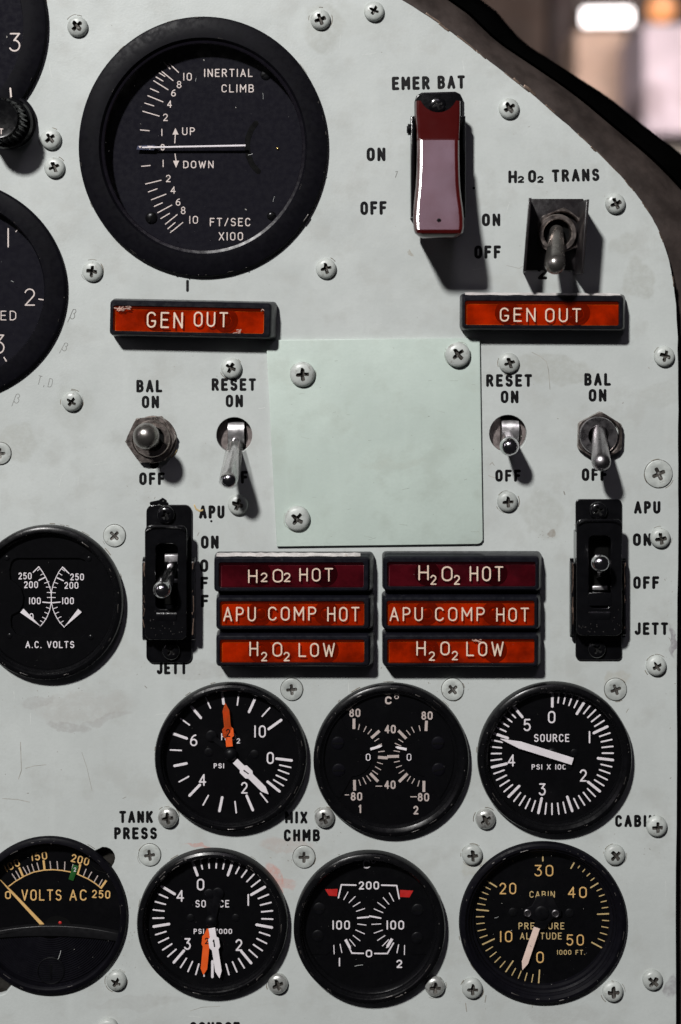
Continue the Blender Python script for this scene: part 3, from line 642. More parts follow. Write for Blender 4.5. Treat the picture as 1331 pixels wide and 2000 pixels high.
# ------------------------------------------------------------------ gauges
def zf(ox, oy, f): return lambda x, y: (ox+x/f, oy+y/f)
class Gauge:
    def __init__(s, key, name, label, cat, depth, glassz, group='round gauges mounted in the panel'):
        s.cx, s.cy, s.rx, s.ry = GA[key]; s.sy = s.ry/s.rx; s.d = depth
        s.root = thing(name, label, cat, s.cx, s.cy, 0, group); s.T = M(); s.L = {}; s.gz = glassz
    def P(s, p, dz=0): return LC(s.root, p[0], p[1], s.d+dz)
    def line(s, mat_, a, b, w_, flat=False):
        s.L.setdefault(('dial_marking', mat_), M()).stroke([s.P(a), s.P(b)], w_, s.d, round_=not flat)
    def poly(s, mat_, pts, w_): s.L.setdefault(('dial_marking', mat_), M()).stroke([s.P(q) for q in pts], w_, s.d)
    def fill(s, mat_, pts, z=.15):
        q = [s.P(p) for p in pts]
        if sum(q[i-1][0]*q[i][1]-q[i][0]*q[i-1][1] for i in range(len(q))) < 0: q.reverse()
        s.L.setdefault(('dial_marking', mat_), M()).prism(q, s.d-.5, s.d+z)
    def txt(s, mat_, t, p, cap, w_, sw=None, rot=0):
        x, y = s.P(p); s.L.setdefault(('dial_lettering', mat_), M()).text(t, x, y, cap, w_, sw or cap*.13, s.d+.02, rot)
    def polar(s, mat_, c, ang, r0, r1, w_, sy=1):
        a = R(ang); f = lambda r: (c[0]+r*math.sin(a), c[1]-r*math.cos(a)*sy); s.line(mat_, f(r0), f(r1), w_)
    def finish(s):
        for (n, m_), k_ in s.L.items(): k_.build(n, m_, s.root)
    def face(s, m_, r):
        k = M(); k.disc(r, s.d, 96, sy=s.sy); k.build('dial_face', m_, s.root)
    def glass(s, r, m_=None):
        k = M(); k.disc(r, s.gz, 72, sy=s.sy); k.build('glass_cover', m_ or M_GLASS, s.root)
    def bezel(s, prof, m_, name='bezel', n=120):
        k = M(); k.lathe(prof, n, sy=s.sy); o = k.build(name, m_, s.root, 28)
        if name == 'bezel':
            top = max(prof, key=lambda q: q[1]); rr = [q[0] for q in prof if q[1] >= top[1]-2.6]; j = M()
            for _ in range(26):
                a = random.uniform(0, 2*math.pi); q = random.choice((max(rr)-.6, max(rr)-random.uniform(0, 3), min(rr)+1)); L_ = random.choice((.5, 1, 1.5, 3, 6, 10, 16))/q
                pts = [(q*math.cos(a+L_*t_/4)+random.uniform(-.3, .3), s.sy*q*math.sin(a+L_*t_/4)+random.uniform(-.3, .3)) for t_ in range(5)]
                j.stroke(pts, random.uniform(.5, 1.5), top[1]-1.6, 1.75)
            tag(j.build('worn_edge_glints', M_WORN_GLINT, s.root), kind='stuff')
        return o
    def dome(s, name, m_, p, r, h, dz=0, slot=None):
        x, y = s.P(p, dz); k = M(); k.dome(r, s.d+dz, h, 24, x, y); o = k.build(name, m_, s.root)
        if slot is not None:
            c, q = math.cos(R(slot)), math.sin(R(slot)); j = M(); j.prism([(x+u*c-v*q, y+u*q+v*c) for u, v in ((-r*.8, -r*.12), (r*.8, -r*.12), (r*.8, r*.12), (-r*.8, r*.12))], s.d+dz, s.d+dz+h+.2)
            j.build('slot', M_SLOT, o)
        return o
    def pointer(s, m_, tail, tip, wd, bulge=None, bw=None, tipl=.14, dz=8, wt=None, name='pointer', label=None, num=None, nm=None):
        a = Vector(s.P(tail, dz)); b = Vector(s.P(tip, dz)); t = (b-a); L = t.length; t.normalize(); nn = Vector((-t.y, t.x))
        hw = wd/2; wt = (wt or wd)/2
        side = [(0, wt)]
        if bulge: side += [(bulge-.13, hw), (bulge-.095, bw/2), (bulge+.075, bw/2), (bulge+.125, hw)]
        side += [(1-tipl, hw), (1, .4)]
        pts = [a+t*L*u-nn*v for u, v in side]+[a+t*L*u+nn*v for u, v in reversed(side)]
        pts = [(p.x, p.y) for p in pts]
        k = M(); z = s.d+dz
        k.rings([[(x, y, z-1.6) for x, y in pts], [(x, y, z-.3) for x, y in pts], [(x, y, z) for x, y in inset(pts, .35)]])
        o = k.build(name, m_, s.root, 20)
        if label: o['label'] = label
        if num:
            c = a+t*L*(bulge-.01); j = M(); j.text(num[0], c.x, c.y, num[1], num[2], num[3], z+.05, num[4]); j.build('pointer_numeral', nm or M_INK, o)
        return o

SMALL = lambda r, hi, d, ri: [(r-2, -1), (r, 2), (r, hi-7), (r-2.0, hi-2.5), (r-6, hi), (r-11, hi+.4), (r-13, hi-1.5), (ri+4, hi-4.5), (ri+3, hi-4.4), (ri+2.2, hi-5.4), (ri, hi-8), (ri-.5, min(d+3, hi-9)), (ri-1, d-1)]

# G: inertial climb
g = Gauge('cl', 'inertial_climb_gauge', 'largest fully visible gauge, black, marked inertial climb with a level white needle', 'gauge', -26, 4)
r = 243
g.bezel([(r-1, -1), (r, 2), (r, 7), (r-2, 10), (r-4, 11), (208, 12.5), (203, 12.5), (199.5, 8), (199, 2), (198, -28)], M_BEZ)
g.bezel([(199, 6.5), (194, 5.2), (192.5, 3.5)], mat('bezel_lip', (.006, .005, .008), .20, 0, .1, .05, spec=.6), 'inner_lip')
g.face(M_DIALB, 201); g.glass(198)
z = zf(0, 0, 2.0167)
for t, p, wd, cp_ in (("INERTIAL", (900, 286), 96, 16), ("CLIMB", (937, 347), 64, 16), ("UP", (743, 516), 25, 15.5), ("DOWN", (782, 647), 60, 15), ("FT/SEC", (907, 874), 80, 16.5), ("X100", (910, 930), 48, 16.5),
                   ("10", (739, 301), 17, 15.5), ("8", (706, 332), 9.5, 14.5), ("6", (684, 365), 9.5, 14), ("4", (668, 409), 9.5, 14.5), ("2", (652, 461), 9.5, 14.5), ("1", (638, 521), 2, 14.5), ("0", (641, 579), 8, 12.5),
                   ("1", (643, 643), 2, 14.5), ("2", (663, 702), 9.5, 14.5), ("4", (682, 748), 10, 14.5), ("6", (702, 795), 9.5, 14.5), ("8", (722, 828), 9.5, 15), ("10", (763, 865), 17.5, 15.5)):
    g.txt(M_CREAM, t, z(*p), cp_, wd, 2.1 if len(t) > 3 else 1.9)
for a in ((668, 250, 704, 284), (638, 280, 682, 316), (606, 317, 662, 352), (583, 376, 642, 400), (563, 437, 627, 456), (554, 511, 588, 514), (558, 654, 592, 651), (574, 724, 635, 709), (597, 786, 654, 764),
          (622, 837, 677, 807), (634, 861, 698, 845) if False else (652, 882, 698, 845), (672, 915, 720, 876), (645, 243, 670, 270), (652, 282, 668, 296) if False else (628, 286, 650, 300), (615, 302, 642, 318), (593, 348, 625, 362), (571, 405, 606, 416), (585, 755, 619, 743),
          (608, 812, 640, 798), (634, 860, 668, 840), (662, 900, 690, 876)):
    g.line(M_CREAM, z(a[0], a[1]), z(a[2], a[3]), 2.0)
g.fill(M_CREAM, [z(691, 503), z(680, 529), z(704, 529)]); g.line(M_CREAM, z(691, 529), z(689, 562), 2)
g.fill(M_CREAM, [z(694, 660), z(682, 632), z(706, 632)]); g.line(M_CREAM, z(694, 632), z(690, 606), 2)
g.poly(M_SLOT, [z(*p) for p in ((1008, 485), (990, 510), (977, 545), (974, 580), (980, 615), (995, 650), (1018, 674))], 11)
g.finish()
k = M(); a = g.P(z(968, 573), 14); b = g.P(z(560, 581), 10)
k.tube([(a[0], a[1], g.d+14), (b[0], b[1], g.d+10)], [2.5, 2.2], 8); g_ptr = k.build('pointer', M_WHITE, g.root)
k = M(); q = [g.P(z(*p), 10) for p in ((538, 588), (542, 573), (606, 570), (618, 577), (606, 590))]; k.prism(list(reversed(q)) if sum(q[i-1][0]*q[i][1]-q[i][0]*q[i-1][1] for i in range(5)) < 0 else q, g.d+8, g.d+10)
k.build('pointer_tip', mat('blue_pointer_tip', (.03, .035, .075), .4), g_ptr)
k = M(); k.prism([g.P(z(*p), 12) for p in ((590, 588), (604, 574), (580, 573))][::-1], g.d+10.2, g.d+10.8); k.prism([g.P(z(*p), 12) for p in ((552, 583), (558, 574), (546, 574))][::-1], g.d+10.2, g.d+10.8); k.build('tip_mark', M_CREAM, g_ptr)
g.dome('pivot_stud', M_BRASS, z(1095, 585), 3, 3); g.dome('dial_screw', M_DARK, z(1048, 293), 11, 4, 0, 20); g.dome('dial_screw', M_BEZG, z(597, 858), 12, 5, 0, 60); g.dome('dial_screw', M_BEZG, z(1070, 850), 9, 4, 0, 30)

# G: top left, cut by the frame
g = Gauge('g1', 'knobbed_gauge', 'partly visible black gauge in the top left corner with a knurled knob and numeral 3', 'gauge', -14, 4)
g.bezel([(r-1, -1), (r, 2), (r, 9), (r-2, 12), (r-4, 13), (208, 15), (198, 15), (196, 8), (195, -12)], M_BEZ); g.face(M_DIALB, 198); g.glass(197)
g.txt(M_CREAM, "3", (29, 82), 37, 22, 3.2)
g.finish()
kx, ky = LC(g.root, 15, 236, 10)
k = M(); k.lathe([(52, -1), (54, 2), (54, 9), (51, 13)], 60, kx, ky, cap1=True); k.build('knob_boss', M_BEZ, g.root, 30)
k = M(); k.stroke([LC(g.root, 20, 172, 16), LC(g.root, 21.5, 189, 16)], 3.4, 15.2); k.build('index_mark', M_CREAM, g.root)
kx, ky = LC(g.root, -3, 231, 85); nk = 26
k = M()
def knurl(rr, zz): return [(kx+(rr-(3.4 if (i//2) % 2 else 0))*math.cos(2*math.pi*i/(nk*4)*1.0), ky+(rr-(3.4 if (i//2) % 2 else 0))*math.sin(2*math.pi*i/(nk*4)), zz) for i in range(nk*4)]
k.lathe([(50, 13), (51, 20), (48, 28), (44, 31)], 60, kx, ky, cap1=True)
k.rings([knurl(44, 30), knurl(42, 78), knurl(39, 82)], False, False)
k.lathe([(37.5, 82), (36, 85), (33, 84.2)], 60, kx, ky, cap1=True)
kn = k.build('knob', M_BEZG, g.root, 25)
k = M(); x, y = LC(g.root, 1, 256, 85); k.text("PST", x-8, y, 11, 26, 1.9, 84.3); k.build('knob_lettering', M_CREAM, kn)

# G: left middle, cut by the frame
g = Gauge('g2', 'speed_gauge', 'partly visible black gauge on the left edge numbered 1 2 3', 'gauge', -14, 4)
r = 241
g.bezel([(r-1, -1), (r, 2), (r, 7), (r-3, 10), (r-6, 11), (206, 12), (200, 12), (197, 8), (196, -12)], M_BEZ); g.face(M_DIALB, 199); g.glass(198)
for t, p, cp_, wd in (("1", (16, 464), 38, 3), ("2", (58, 580), 34, 21), ("3", (-2, 672), 38, 22)): g.txt(M_CREAM, t, p, cp_, wd, 2.6)
g.txt(M_CREAM, "SPEED", (-11, 616), 19, 86, 2.0)
for a in ((31, 452, 36, 446, 2), (56, 467, 57.5, 466, 2), (72, 494, 73, 493.5, 2), (82, 524, 83, 523.5, 2), (87, 556, 88, 556, 2), (76, 584, 90, 586, 2.4), (80, 614, 85, 615, 2), (70, 641, 76, 645, 2), (55, 666, 63, 673, 2), (37, 688, 46, 698, 2.2), (8, 698, 22, 721, 2.6), (-30, 728, -22, 744, 2.2)):
    g.line(M_CREAM, a[:2], a[2:4], a[4])
g.finish()

def small(key, name, label, depth=3, hi=24, ri=131, m_=M_BEZG, dial=M_DIAL, cat='gauge'):
    g = Gauge(key, name, label, cat, depth, hi-9)
    R_ = g.rx; ri = ri if ri else R_-17
    g.bezel(SMALL(R_, hi, depth, ri), m_); g.face(dial, ri); g.glass(ri)
    return g

# G: H2O2 pressure
g = small('h2', 'hydrogen_peroxide_pressure_gauge', 'small gauge with an orange pointer up and a white pointer at lower right', ri=132)
z = zf(280, 1300, 3.915)
for a in ((1020, 713, 1135, 727), (952, 890, 1042, 963), (792, 998, 838, 1106), (604, 1010, 583, 1113), (433, 914, 355, 995), (330, 750, 240, 768), (333, 558, 230, 522), (440, 400, 368, 315), (615, 292, 604, 215), (810, 355, 855, 255), (960, 486, 1055, 418)):
    g.line(M_WHITE, z(*a[:2]), z(*a[2:]), 5.2)
for a in ((1045, 762, 1128, 780), (1035, 800, 1113, 829), (1018, 840, 1096, 876), (998, 876, 1072, 920), (897, 978, 950, 1045), (702, 1042, 712, 1127), (498, 995, 458, 1067), (347, 850, 275, 890), (291, 650, 208, 646), (353, 455, 285, 405), (514, 325, 478, 246), (720, 302, 730, 220), (910, 388, 967, 325)):
    g.line(M_WHITE, z(*a[:2]), z(*a[2:]), 2.9)
for t, p, cp_, wd in (("10", (893, 505), 24, 23), ("0", (972, 708), 23.5, 14), ("2", (773, 936), 23, 13), ("4", (453, 876), 23, 14.5), ("6", (386, 572), 23.5, 14.5)): g.txt(M_WHITE, t, z(*p), cp_, wd, 3)
g.txt(M_WHITE, "PSI", z(579, 768), 10, 20.5, 1.9); g.txt(M_WHITE, "H", z(614, 545), 14, 9, 1.9); g.txt(M_WHITE, "O", z(690, 545), 14, 10, 1.9); g.txt(M_WHITE, "2", z(727, 577), 10, 7, 1.6)
g.finish()
g.pointer(M_ORG, z(660, 622), z(627, 290), 13, .33, 21.5, .17, 12, label='orange pointer', num=("2", 16, 8.5, 2.4, 0))
g.pointer(M_WHITE, z(703, 732), z(958, 985), 12.5, .34, 20, .15, 9, label='white pointer', num=("i", 13, 4, 2.2, 52))
g.dome('hub', M_DARK, z(668, 680), 13, 9, 6); g.dome('dial_screw', M_DARK, z(500, 665), 9, 2, 0, 20); g.dome('dial_screw', M_DARK, z(850, 680), 9, 2, 0, 0)
x, y = g.P(z(520, 540), 5); x2, y2 = g.P(z(640, 640), 5); k = M(); k.dome(11, g.d+4, 2, 20, x, y); k.stroke([(x, y), (x2, y2)], 10, g.d+4, 1.5); k.build('counterweight', M_DARK, g.root)

# G: dual C degrees
g = small('ct', 'dual_celsius_gauge', 'black gauge with two facing scales from 80 to -80 marked 1 and 2', ri=130, depth=9, hi=21)
z = zf(600, 1300, 4.033)
for a in ((371, 418, 370, 500), (572, 515, 508, 572), (560, 724, 636, 729), (632, 719, 725, 716), (498, 850, 560, 914), (374, 902, 376, 986), (720, 513, 782, 576), (942, 435, 938, 516), (792, 852, 726, 917), (922, 909, 921, 996)):
    g.line(M_BEIGE, z(*a[:2]), z(*a[2:]), 5.6, True)
for a in ((415, 462, 405, 507), (468, 478, 446, 523), (510, 502, 479, 541), (568, 575, 532, 598), (590, 618, 552, 634), (612, 675, 562, 681), (553, 763, 597, 777), (537, 797, 583, 823), (515, 827, 558, 858), (470, 868, 503, 912), (440, 882, 466, 935), (408, 900, 423, 947),
          (783, 510, 814, 549), (823, 483, 846, 529), (883, 472, 893, 516), (720, 580, 758, 605), (692, 612, 742, 635), (683, 672, 732, 680), (686, 763, 731, 753), (701, 805, 748, 788), (723, 851, 766, 823), (790, 913, 816, 873), (826, 931, 849, 890), (873, 953, 886, 906)):
    g.line(M_BEIGE, z(*a[:2]), z(*a[2:]), 1.7, True)
for t, p, cp_, wd, s_ in (("80", (377, 373), 16.5, 22, 3), ("80", (946, 395), 16.5, 22, 3), ("40", (656, 502), 16.5, 22, 3), ("40", (654, 940), 16.5, 22, 3), ("80", (390, 1032), 16.5, 22.5, 3), ("80", (918, 1038), 16.5, 22.5, 3), ("i", (421, 1130), 16.5, 7, 3), ("2", (858, 1140), 17, 10, 3), ("C", (641, 275), 15.5, 13, 3.4)):
    g.txt(M_BEIGE, t, z(*p), cp_, wd, s_)
for p in ((315, 1020, 28), (841, 1035, 46), (567, 951, 46)): g.line(M_BEIGE, z(p[0]-p[2]/2, p[1]), z(p[0]+p[2]/2, p[1]), 1.8)
g.poly(M_BEIGE, [z(706+15*math.cos(R(a)), 249+13*math.sin(R(a))) for a in range(-30, 330, 30)], 1.8)
for p in ((482, 718), (804, 722)): g.txt(M_WHITE, "0", z(*p), 14, 9, 1.7)
for sgn, cx_ in ((-1, 355), (1, 935)):   # raised side plates
    cy_ = 718; A = [(cx_-sgn*0, 0)]
    top = (262, 400) if sgn < 0 else (1033, 388); bot = (262, 1040) if sgn < 0 else (1045, 1045)
    if sgn < 0: path = [top, (355, 567)]+[(cx_+155*math.sin(R(a)), cy_-152*math.cos(R(a))) for a in range(10, 175, 12)]+[(355, 872), bot]+[(640-515*math.cos(R(a)), 722+515*math.sin(R(a))) for a in range(36, -37, -8)]
    else: path = [top, (927, 567)]+[(cx_-152*math.sin(R(a)), cy_-152*math.cos(R(a))) for a in range(10, 175, 12)]+[(925, 872), bot]+[(640+518*math.cos(R(a)), 722+518*math.sin(R(a))) for a in range(36, -37, -8)]
    q = [g.P(z(*p)) for p in path]
    if sum(q[i-1][0]*q[i][1]-q[i][0]*q[i-1][1] for i in range(len(q))) < 0: q.reverse()
    k = M(); k.prism(q, g.d, g.d+2.2); k.build('side_plate', M_DIAL, g.root, 0)
    g.L.setdefault(('dial_lettering', M_WHITE), M()).text("0", *g.P(z(482 if sgn < 0 else 804, 720)), 14, 9, 1.7, g.d+2.3)
g.finish()
g.pointer(M_WHITE, z(500, 661), z(592, 634), 4.6, tipl=.2, dz=5); g.pointer(M_WHITE, z(786, 663), z(697, 644), 4.6, tipl=.2, dz=5)
for p, a in (((243, 612), 0), ((250, 825), 0), ((1033, 612), 0), ((1037, 820), 15)): g.dome('dial_screw', M_BEZ, z(*p), 13, 2.5, 2.2, a)

# G: upper source
g = small('sr', 'upper_source_pressure_gauge', 'right hand source gauge with one white pointer aimed between 4 and 5', ri=130)
c = (1078.5, 1471)
for i in range(51):
    g.polar(M_WHITE, c, i*6.4+.6, 91 if i % 5 == 0 else 99, 120, 5.2 if i % 5 == 0 else 3.0)
z = zf(910, 1300, 3.162)
for t, p, wd in (("0", (532, 319), 14.5), ("1", (766, 443), 3.2), ("2", (727, 680), 14), ("3", (474, 766), 13.5), ("4", (283, 587), 15), ("5", (380, 368), 14.5)): g.txt(M_WHITE, t, z(*p), 24, wd, 3)
g.txt(M_WHITE, "SOURCE", z(532, 448), 15.5, 69, 2.2); g.txt(M_WHITE, "PSI X 1000", z(530, 627), 10.5, 77, 1.8)
g.finish()
g.pointer(M_WHITE, z(662, 594), z(216, 455), 14, tipl=.27, dz=9)
g.dome('hub', M_DARK, z(535, 550), 14, 6, 1)
for p in ((640, 625), (672, 540)): g.dome('dial_screw', M_DARK, z(*p), 8, 2)

# G: lower source
g = small('sl', 'lower_source_pressure_gauge', 'source gauge below the TANK PRESS lettering with white and orange pointers both hanging down', ri=130)
c = (416, 1791.5)
for i in range(41):
    g.polar(M_WHITE, c, -20.3+i*8.03, 87 if i % 5 == 0 else 96, 117, 5.2 if i % 5 == 0 else 3.0)
z = zf(250, 1640, 3.915)
for t, p, wd in (("0", (556, 345), 14.5), ("1", (921, 463), 3.2), ("2", (849, 808), 13.5), ("3", (456, 800), 13), ("4", (400, 432), 15)): g.txt(M_WHITE, t, z(*p), 23, wd, 3)
g.txt(M_WHITE, "SOURCE", z(646, 492), 14.5, 66, 2.1); g.txt(M_WHITE, "PSI X 1000", z(650, 703), 10.2, 75, 1.8)
g.finish()
for p, q in (((622, 425), (640, 620)), ((688, 415), (645, 620))):
    a, b = g.P(z(*p), 5), g.P(z(*q), 5); k = M(); k.dome(11.5, g.d+4, 2, 20, *a); k.stroke([a, b], 15, g.d+3.6, 2); k.build('counterweight', M_DARK, g.root)
g.pointer(M_ORG, z(612, 685), z(577, 1037), 13, .27, 19, .13, 9, wt=4, label='orange pointer', num=("2", 13, 8, 2.2, 0))
g.pointer(M_WHITE, z(642, 680), z(701, 1062), 13, .31, 21, .14, 13, label='white pointer', num=("i", 15, 5, 2.6, 8))
g.dome('hub', M_DARK, z(638, 625), 12, 9, 5)
for p in ((480, 600), (825, 600)): g.dome('dial_screw', M_DARK, z(*p), 8, 2, 0, 30)

# G: 200 degree gauge
g = small('c2', 'dual_temperature_gauge', 'black gauge with red limit marks and two facing scales from 0 to 200', ri=132, depth=-2)
z = zf(560, 1640, 3.915)
g.poly(M_WHITE, [z(531, 350), z(420, 347), z(397, 447)], 2.9); g.poly(M_WHITE, [z(728, 350), z(843, 353), z(862, 452)], 2.9)
g.poly(M_WHITE, [z(588, 872), z(500, 870), z(455, 775)], 2.9); g.poly(M_WHITE, [z(676, 873), z(772, 873), z(820, 790)], 2.9)
for a in ((470, 402, 438, 460), (525, 437, 479, 483), (563, 480, 510, 513), (597, 529, 535, 550), (545, 647, 608, 655), (530, 693, 596, 722), (510, 735, 562, 775), (483, 765, 525, 815), (362, 808, 365, 872), (410, 800, 423, 862),
          (787, 410, 820, 472), (740, 445, 783, 495), (698, 483, 755, 525), (671, 532, 737, 560), (652, 650, 722, 646), (671, 717, 737, 693), (697, 772, 759, 732), (734, 815, 784, 764), (858, 803, 845, 865), (903, 808, 902, 878)):
    g.line(M_WHITE, z(*a[:2]), z(*a[2:]), 1.8)
g.line(M_WHITE, z(545, 601), z(628, 594), 3.2); g.line(M_WHITE, z(637, 587), z(720, 602), 3.2)
for t, p, wd, cp_ in (("200", (630, 352), 40, 16), ("100", (418, 653), 34.5, 18), ("100", (832, 650), 34.5, 18), ("0", (631, 873), 12.5, 15), ("1", (405, 938), 3, 17), ("2", (863, 952), 11.5, 16), ("C", (612, 190), 14.5, 16.5)): g.txt(M_WHITE, t, z(*p), cp_, wd, 2.7)
g.poly(M_WHITE, [z(665+14*math.cos(R(a)), 168+13*math.sin(R(a))) for a in range(-30, 330, 30)], 1.8)
g.fill(M_REDI, [z(295, 381), z(392, 378), z(386, 434), z(325, 430)]); g.fill(M_REDI, [z(868, 386), z(970, 391), z(941, 443), z(868, 440)])
for sgn in (-1, 1):
    cx_ = 370 if sgn < 0 else 880; s1 = -sgn
    path = [(634+sgn*330, 430), (634+sgn*280, 505)]+[(cx_+s1*150*math.sin(R(a)), 650-148*math.cos(R(a))) for a in range(8, 176, 12)]+[(634+sgn*330, 880)]+[(634+sgn*500*math.cos(R(a)), 640+500*math.sin(R(a))) for a in range(28, -28, -8)]
    q = [g.P(z(*p)) for p in path]
    if sum(q[i-1][0]*q[i][1]-q[i][0]*q[i-1][1] for i in range(len(q))) < 0: q.reverse()
    k = M(); k.prism(q, g.d, g.d+1.6); k.build('side_plate', M_DIAL, g.root, 0)
    g.L.setdefault(('dial_lettering', M_WHITE), M()).text("100", *g.P(z(418 if sgn < 0 else 832, 652)), 18, 34.5, 2.7, g.d+1.7)
    for a in ([(362, 808, 365, 872), (410, 800, 423, 862)] if sgn < 0 else [(858, 803, 845, 865), (903, 808, 902, 878)]):
        g.L[('dial_lettering', M_WHITE)].stroke([g.P(z(*a[:2])), g.P(z(*a[2:]))], 1.8, g.d+1.65)
g.finish()
g.pointer(M_WHITE, z(452, 768), z(492, 842), 5.4, tipl=.25, dz=4); g.pointer(M_WHITE, z(808, 762), z(766, 832), 5.4, tipl=.2, dz=4)
for p in ((250, 530), (240, 740), (1003, 540), (1000, 755)): g.dome('dial_screw', M_DARK, z(*p), 12, 2, 1.6, 0)
g.bezel([(131.5, 9), (129, 7), (127, 3), (126, -2)], M_BEZG, 'retaining_ring')

# G: cabin altitude
g = small('cb', 'cabin_altitude_gauge', 'largest bottom row gauge with yellow numbers 0 to 50 for cabin pressure altitude', ri=144, depth=-14, hi=13, m_=M_BEZ)
z = zf(880, 1640, 2.951); c = z(537, 442)
maj = {0: 184, 5: 214, 10: 245, 15: 275.5, 20: 302, 25: 331, 30: 359.5, 35: 390, 40: 419, 45: 448, 50: 478.5}
for v, a in maj.items():
    g.polar(M_YELO, c, a, (106 if v in (0, 10, 45, 5) else 108) if v != 25 else 122, 131, 2.7 if v % 10 == 0 or v in (5, 45, 35, 15) else 2)
ks = sorted(maj)
for a, b in zip(ks, ks[1:]):
    if a in (20, 25, 30): continue
    for i in range(1, 5): g.polar(M_YELO, c, maj[a]+(maj[b]-maj[a])*i/5, 116, 131, 1.9)
for t, p, wd, cp_ in (("30", (540, 180), 37, 22.5), ("20", (332, 283), 33, 22.5), ("40", (733, 305), 37, 22), ("10", (322, 560), 24.5, 22), ("50", (720, 580), 34.5, 22), ("0", (518, 680), 14.5, 22.5)): g.txt(M_YEL, t, z(*p), cp_, wd, 2.5)
for t, p, wd, cp_, s_ in (("CABIN", (530, 317), 50, 13, 1.7), ("PRESSURE", (526, 499), 90, 13.5, 1.8), ("ALTITUDE", (523, 557), 82, 13.5, 1.8), ("1000 FT.", (697, 651), 55, 9.5, 1.5)): g.txt(M_YELO, t, z(*p), cp_, wd, s_)
g.finish()
g.pointer(M_PEACH, z(500, 510), z(417, 753), 13, tipl=.17, dz=10, wt=12.5)
k = M(); q = [g.P(z(*p), 9) for p in ((425, 405), (470, 385), (500, 330), (590, 330), (620, 390), (640, 410), (640, 442), (590, 458), (545, 520), (500, 520), (488, 470), (425, 445))]; q.reverse()
k.prism(q if sum(q[i-1][0]*q[i][1]-q[i][0]*q[i-1][1] for i in range(len(q))) > 0 else q[::-1], g.d+5, g.d+8.5, .8); k.build('movement_bridge', M_DARK, g.root)
g.dome('hub', M_DARK, z(528, 425), 15, 4, 8.4)
for p in ((446, 425), (607, 428)):
    x, y = g.P(z(*p), 9); k = M(); k.lathe([(7.6, g.d+8), (7.4, g.d+10), (6.2, g.d+10.6), (5.2, g.d+9.4)], 24, x, y); k.lathe([(5.4, g.d+9.2), (4, g.d+8.9)], 24, x, y, cap1=True); k.build('jewel_rivet', [M_NICK], g.root)
for p in ((362, 420), (688, 425)): g.dome('dial_screw', M_DARK, z(*p), 9, 2, 0, 60)
g.bezel([(143.5, 3), (140, 0), (138.5, -6), (134, -8), (132.5, -14)], M_BEZ, 'retaining_ring')

# G: A.C. volts with mask
g = small('av', 'ac_volts_gauge', 'black gauge at the left edge with two white needles marked A.C. VOLTS', ri=130, depth=4, m_=M_BEZG)
z = zf(0, 960, 3.169); zm = g.d+5
A_ = lambda *pp: [LC(g.root, *z(*p), g.d+5) for p in pp]
cut = [(110, 412), (490, 412), (525, 425), (542, 455), (545, 500), (535, 550), (505, 580), (482, 620), (478, 665), (488, 715), (515, 745), (542, 775), (546, 830), (535, 875), (500, 905), (160, 905), (100, 885), (70, 840), (66, 790), (72, 765), (120, 740), (140, 700), (145, 650), (130, 600), (95, 565), (62, 545), (58, 480), (68, 440), (85, 420)]
mv, mf = curve_mesh([circ(129.5, 72, ry=129.5*g.sy), [(x, y) for x, y in A_(*cut)]], g.d+1, zm, .6, 1)
M().add(mv, mf).build('dial_mask', M_DIAL, g.root, 30)
Ls = [(240, 465), (262, 495), (282, 530), (300, 570), (313, 610), (318, 650), (317, 690), (308, 735), (292, 775), (272, 808), (248, 836)]
Rs = [(388, 467), (366, 495), (347, 532), (331, 572), (321, 610), (317, 650), (319, 690), (330, 735), (348, 775), (370, 810), (398, 840)]
g.poly(M_WHITE, [z(*p) for p in Ls], 1.6); g.poly(M_WHITE, [z(*p) for p in Rs], 1.6)
for a in ((240, 466, 206, 500, 2.2), (278, 532, 241, 550, 2.4), (318, 690, 265, 685, 2.2), (388, 468, 427, 507, 2.2), (355, 535, 392, 552, 2.4), (319, 690, 372, 685, 2.2),
          (247, 478, 233, 490, 1.4), (270, 508, 252, 517, 1.4), (303, 558, 276, 568, 1.4), (312, 592, 286, 592, 1.4), (343, 627, 292, 625, 1.4), (343, 657, 293, 656, 1.4), (286, 717, 309, 725, 1.4), (277, 748, 298, 757, 1.4), (263, 778, 287, 790, 1.4), (250, 800, 270, 812, 1.4),
          (384, 480, 400, 492, 1.4), (366, 506, 384, 518, 1.4), (335, 562, 358, 570, 1.4), (325, 592, 348, 595, 1.4), (355, 717, 332, 725, 1.4), (363, 747, 340, 757, 1.4), (378, 775, 354, 788, 1.4), (392, 802, 370, 815, 1.4)):
    g.line(M_WHITE, z(*a[:2]), z(*a[2:4]), a[4])
for t, p, wd in (("250", (155, 523), 26, ), ("250", (477, 529), 27), ("200", (192, 577), 27.5), ("200", (442, 581), 27.5), ("100", (216, 677), 23), ("100", (421, 677), 23), ("0", (195, 775), 8)): g.txt(M_WHITE, t, z(*p), 13.5, wd, 2)
x, y = LC(g.root, *z(309, 948), zm); g.finish(); M().text("A.C. VOLTS", x, y, 13.5, 95, 2, zm+.05).build('dial_lettering', M_WHITE, g.root)
g.pointer(M_WHITE, z(135, 738), z(246, 832), 9.5, tipl=.95, dz=3.6); g.pointer(M_WHITE, z(495, 738), z(400, 838), 9.5, tipl=.95, dz=3.6)
for p in ((43, 412), (552, 417), (60, 894), (562, 903)): g.dome('mask_rivet', M_BEZG, z(*p), 5.5, 2, 4.8)

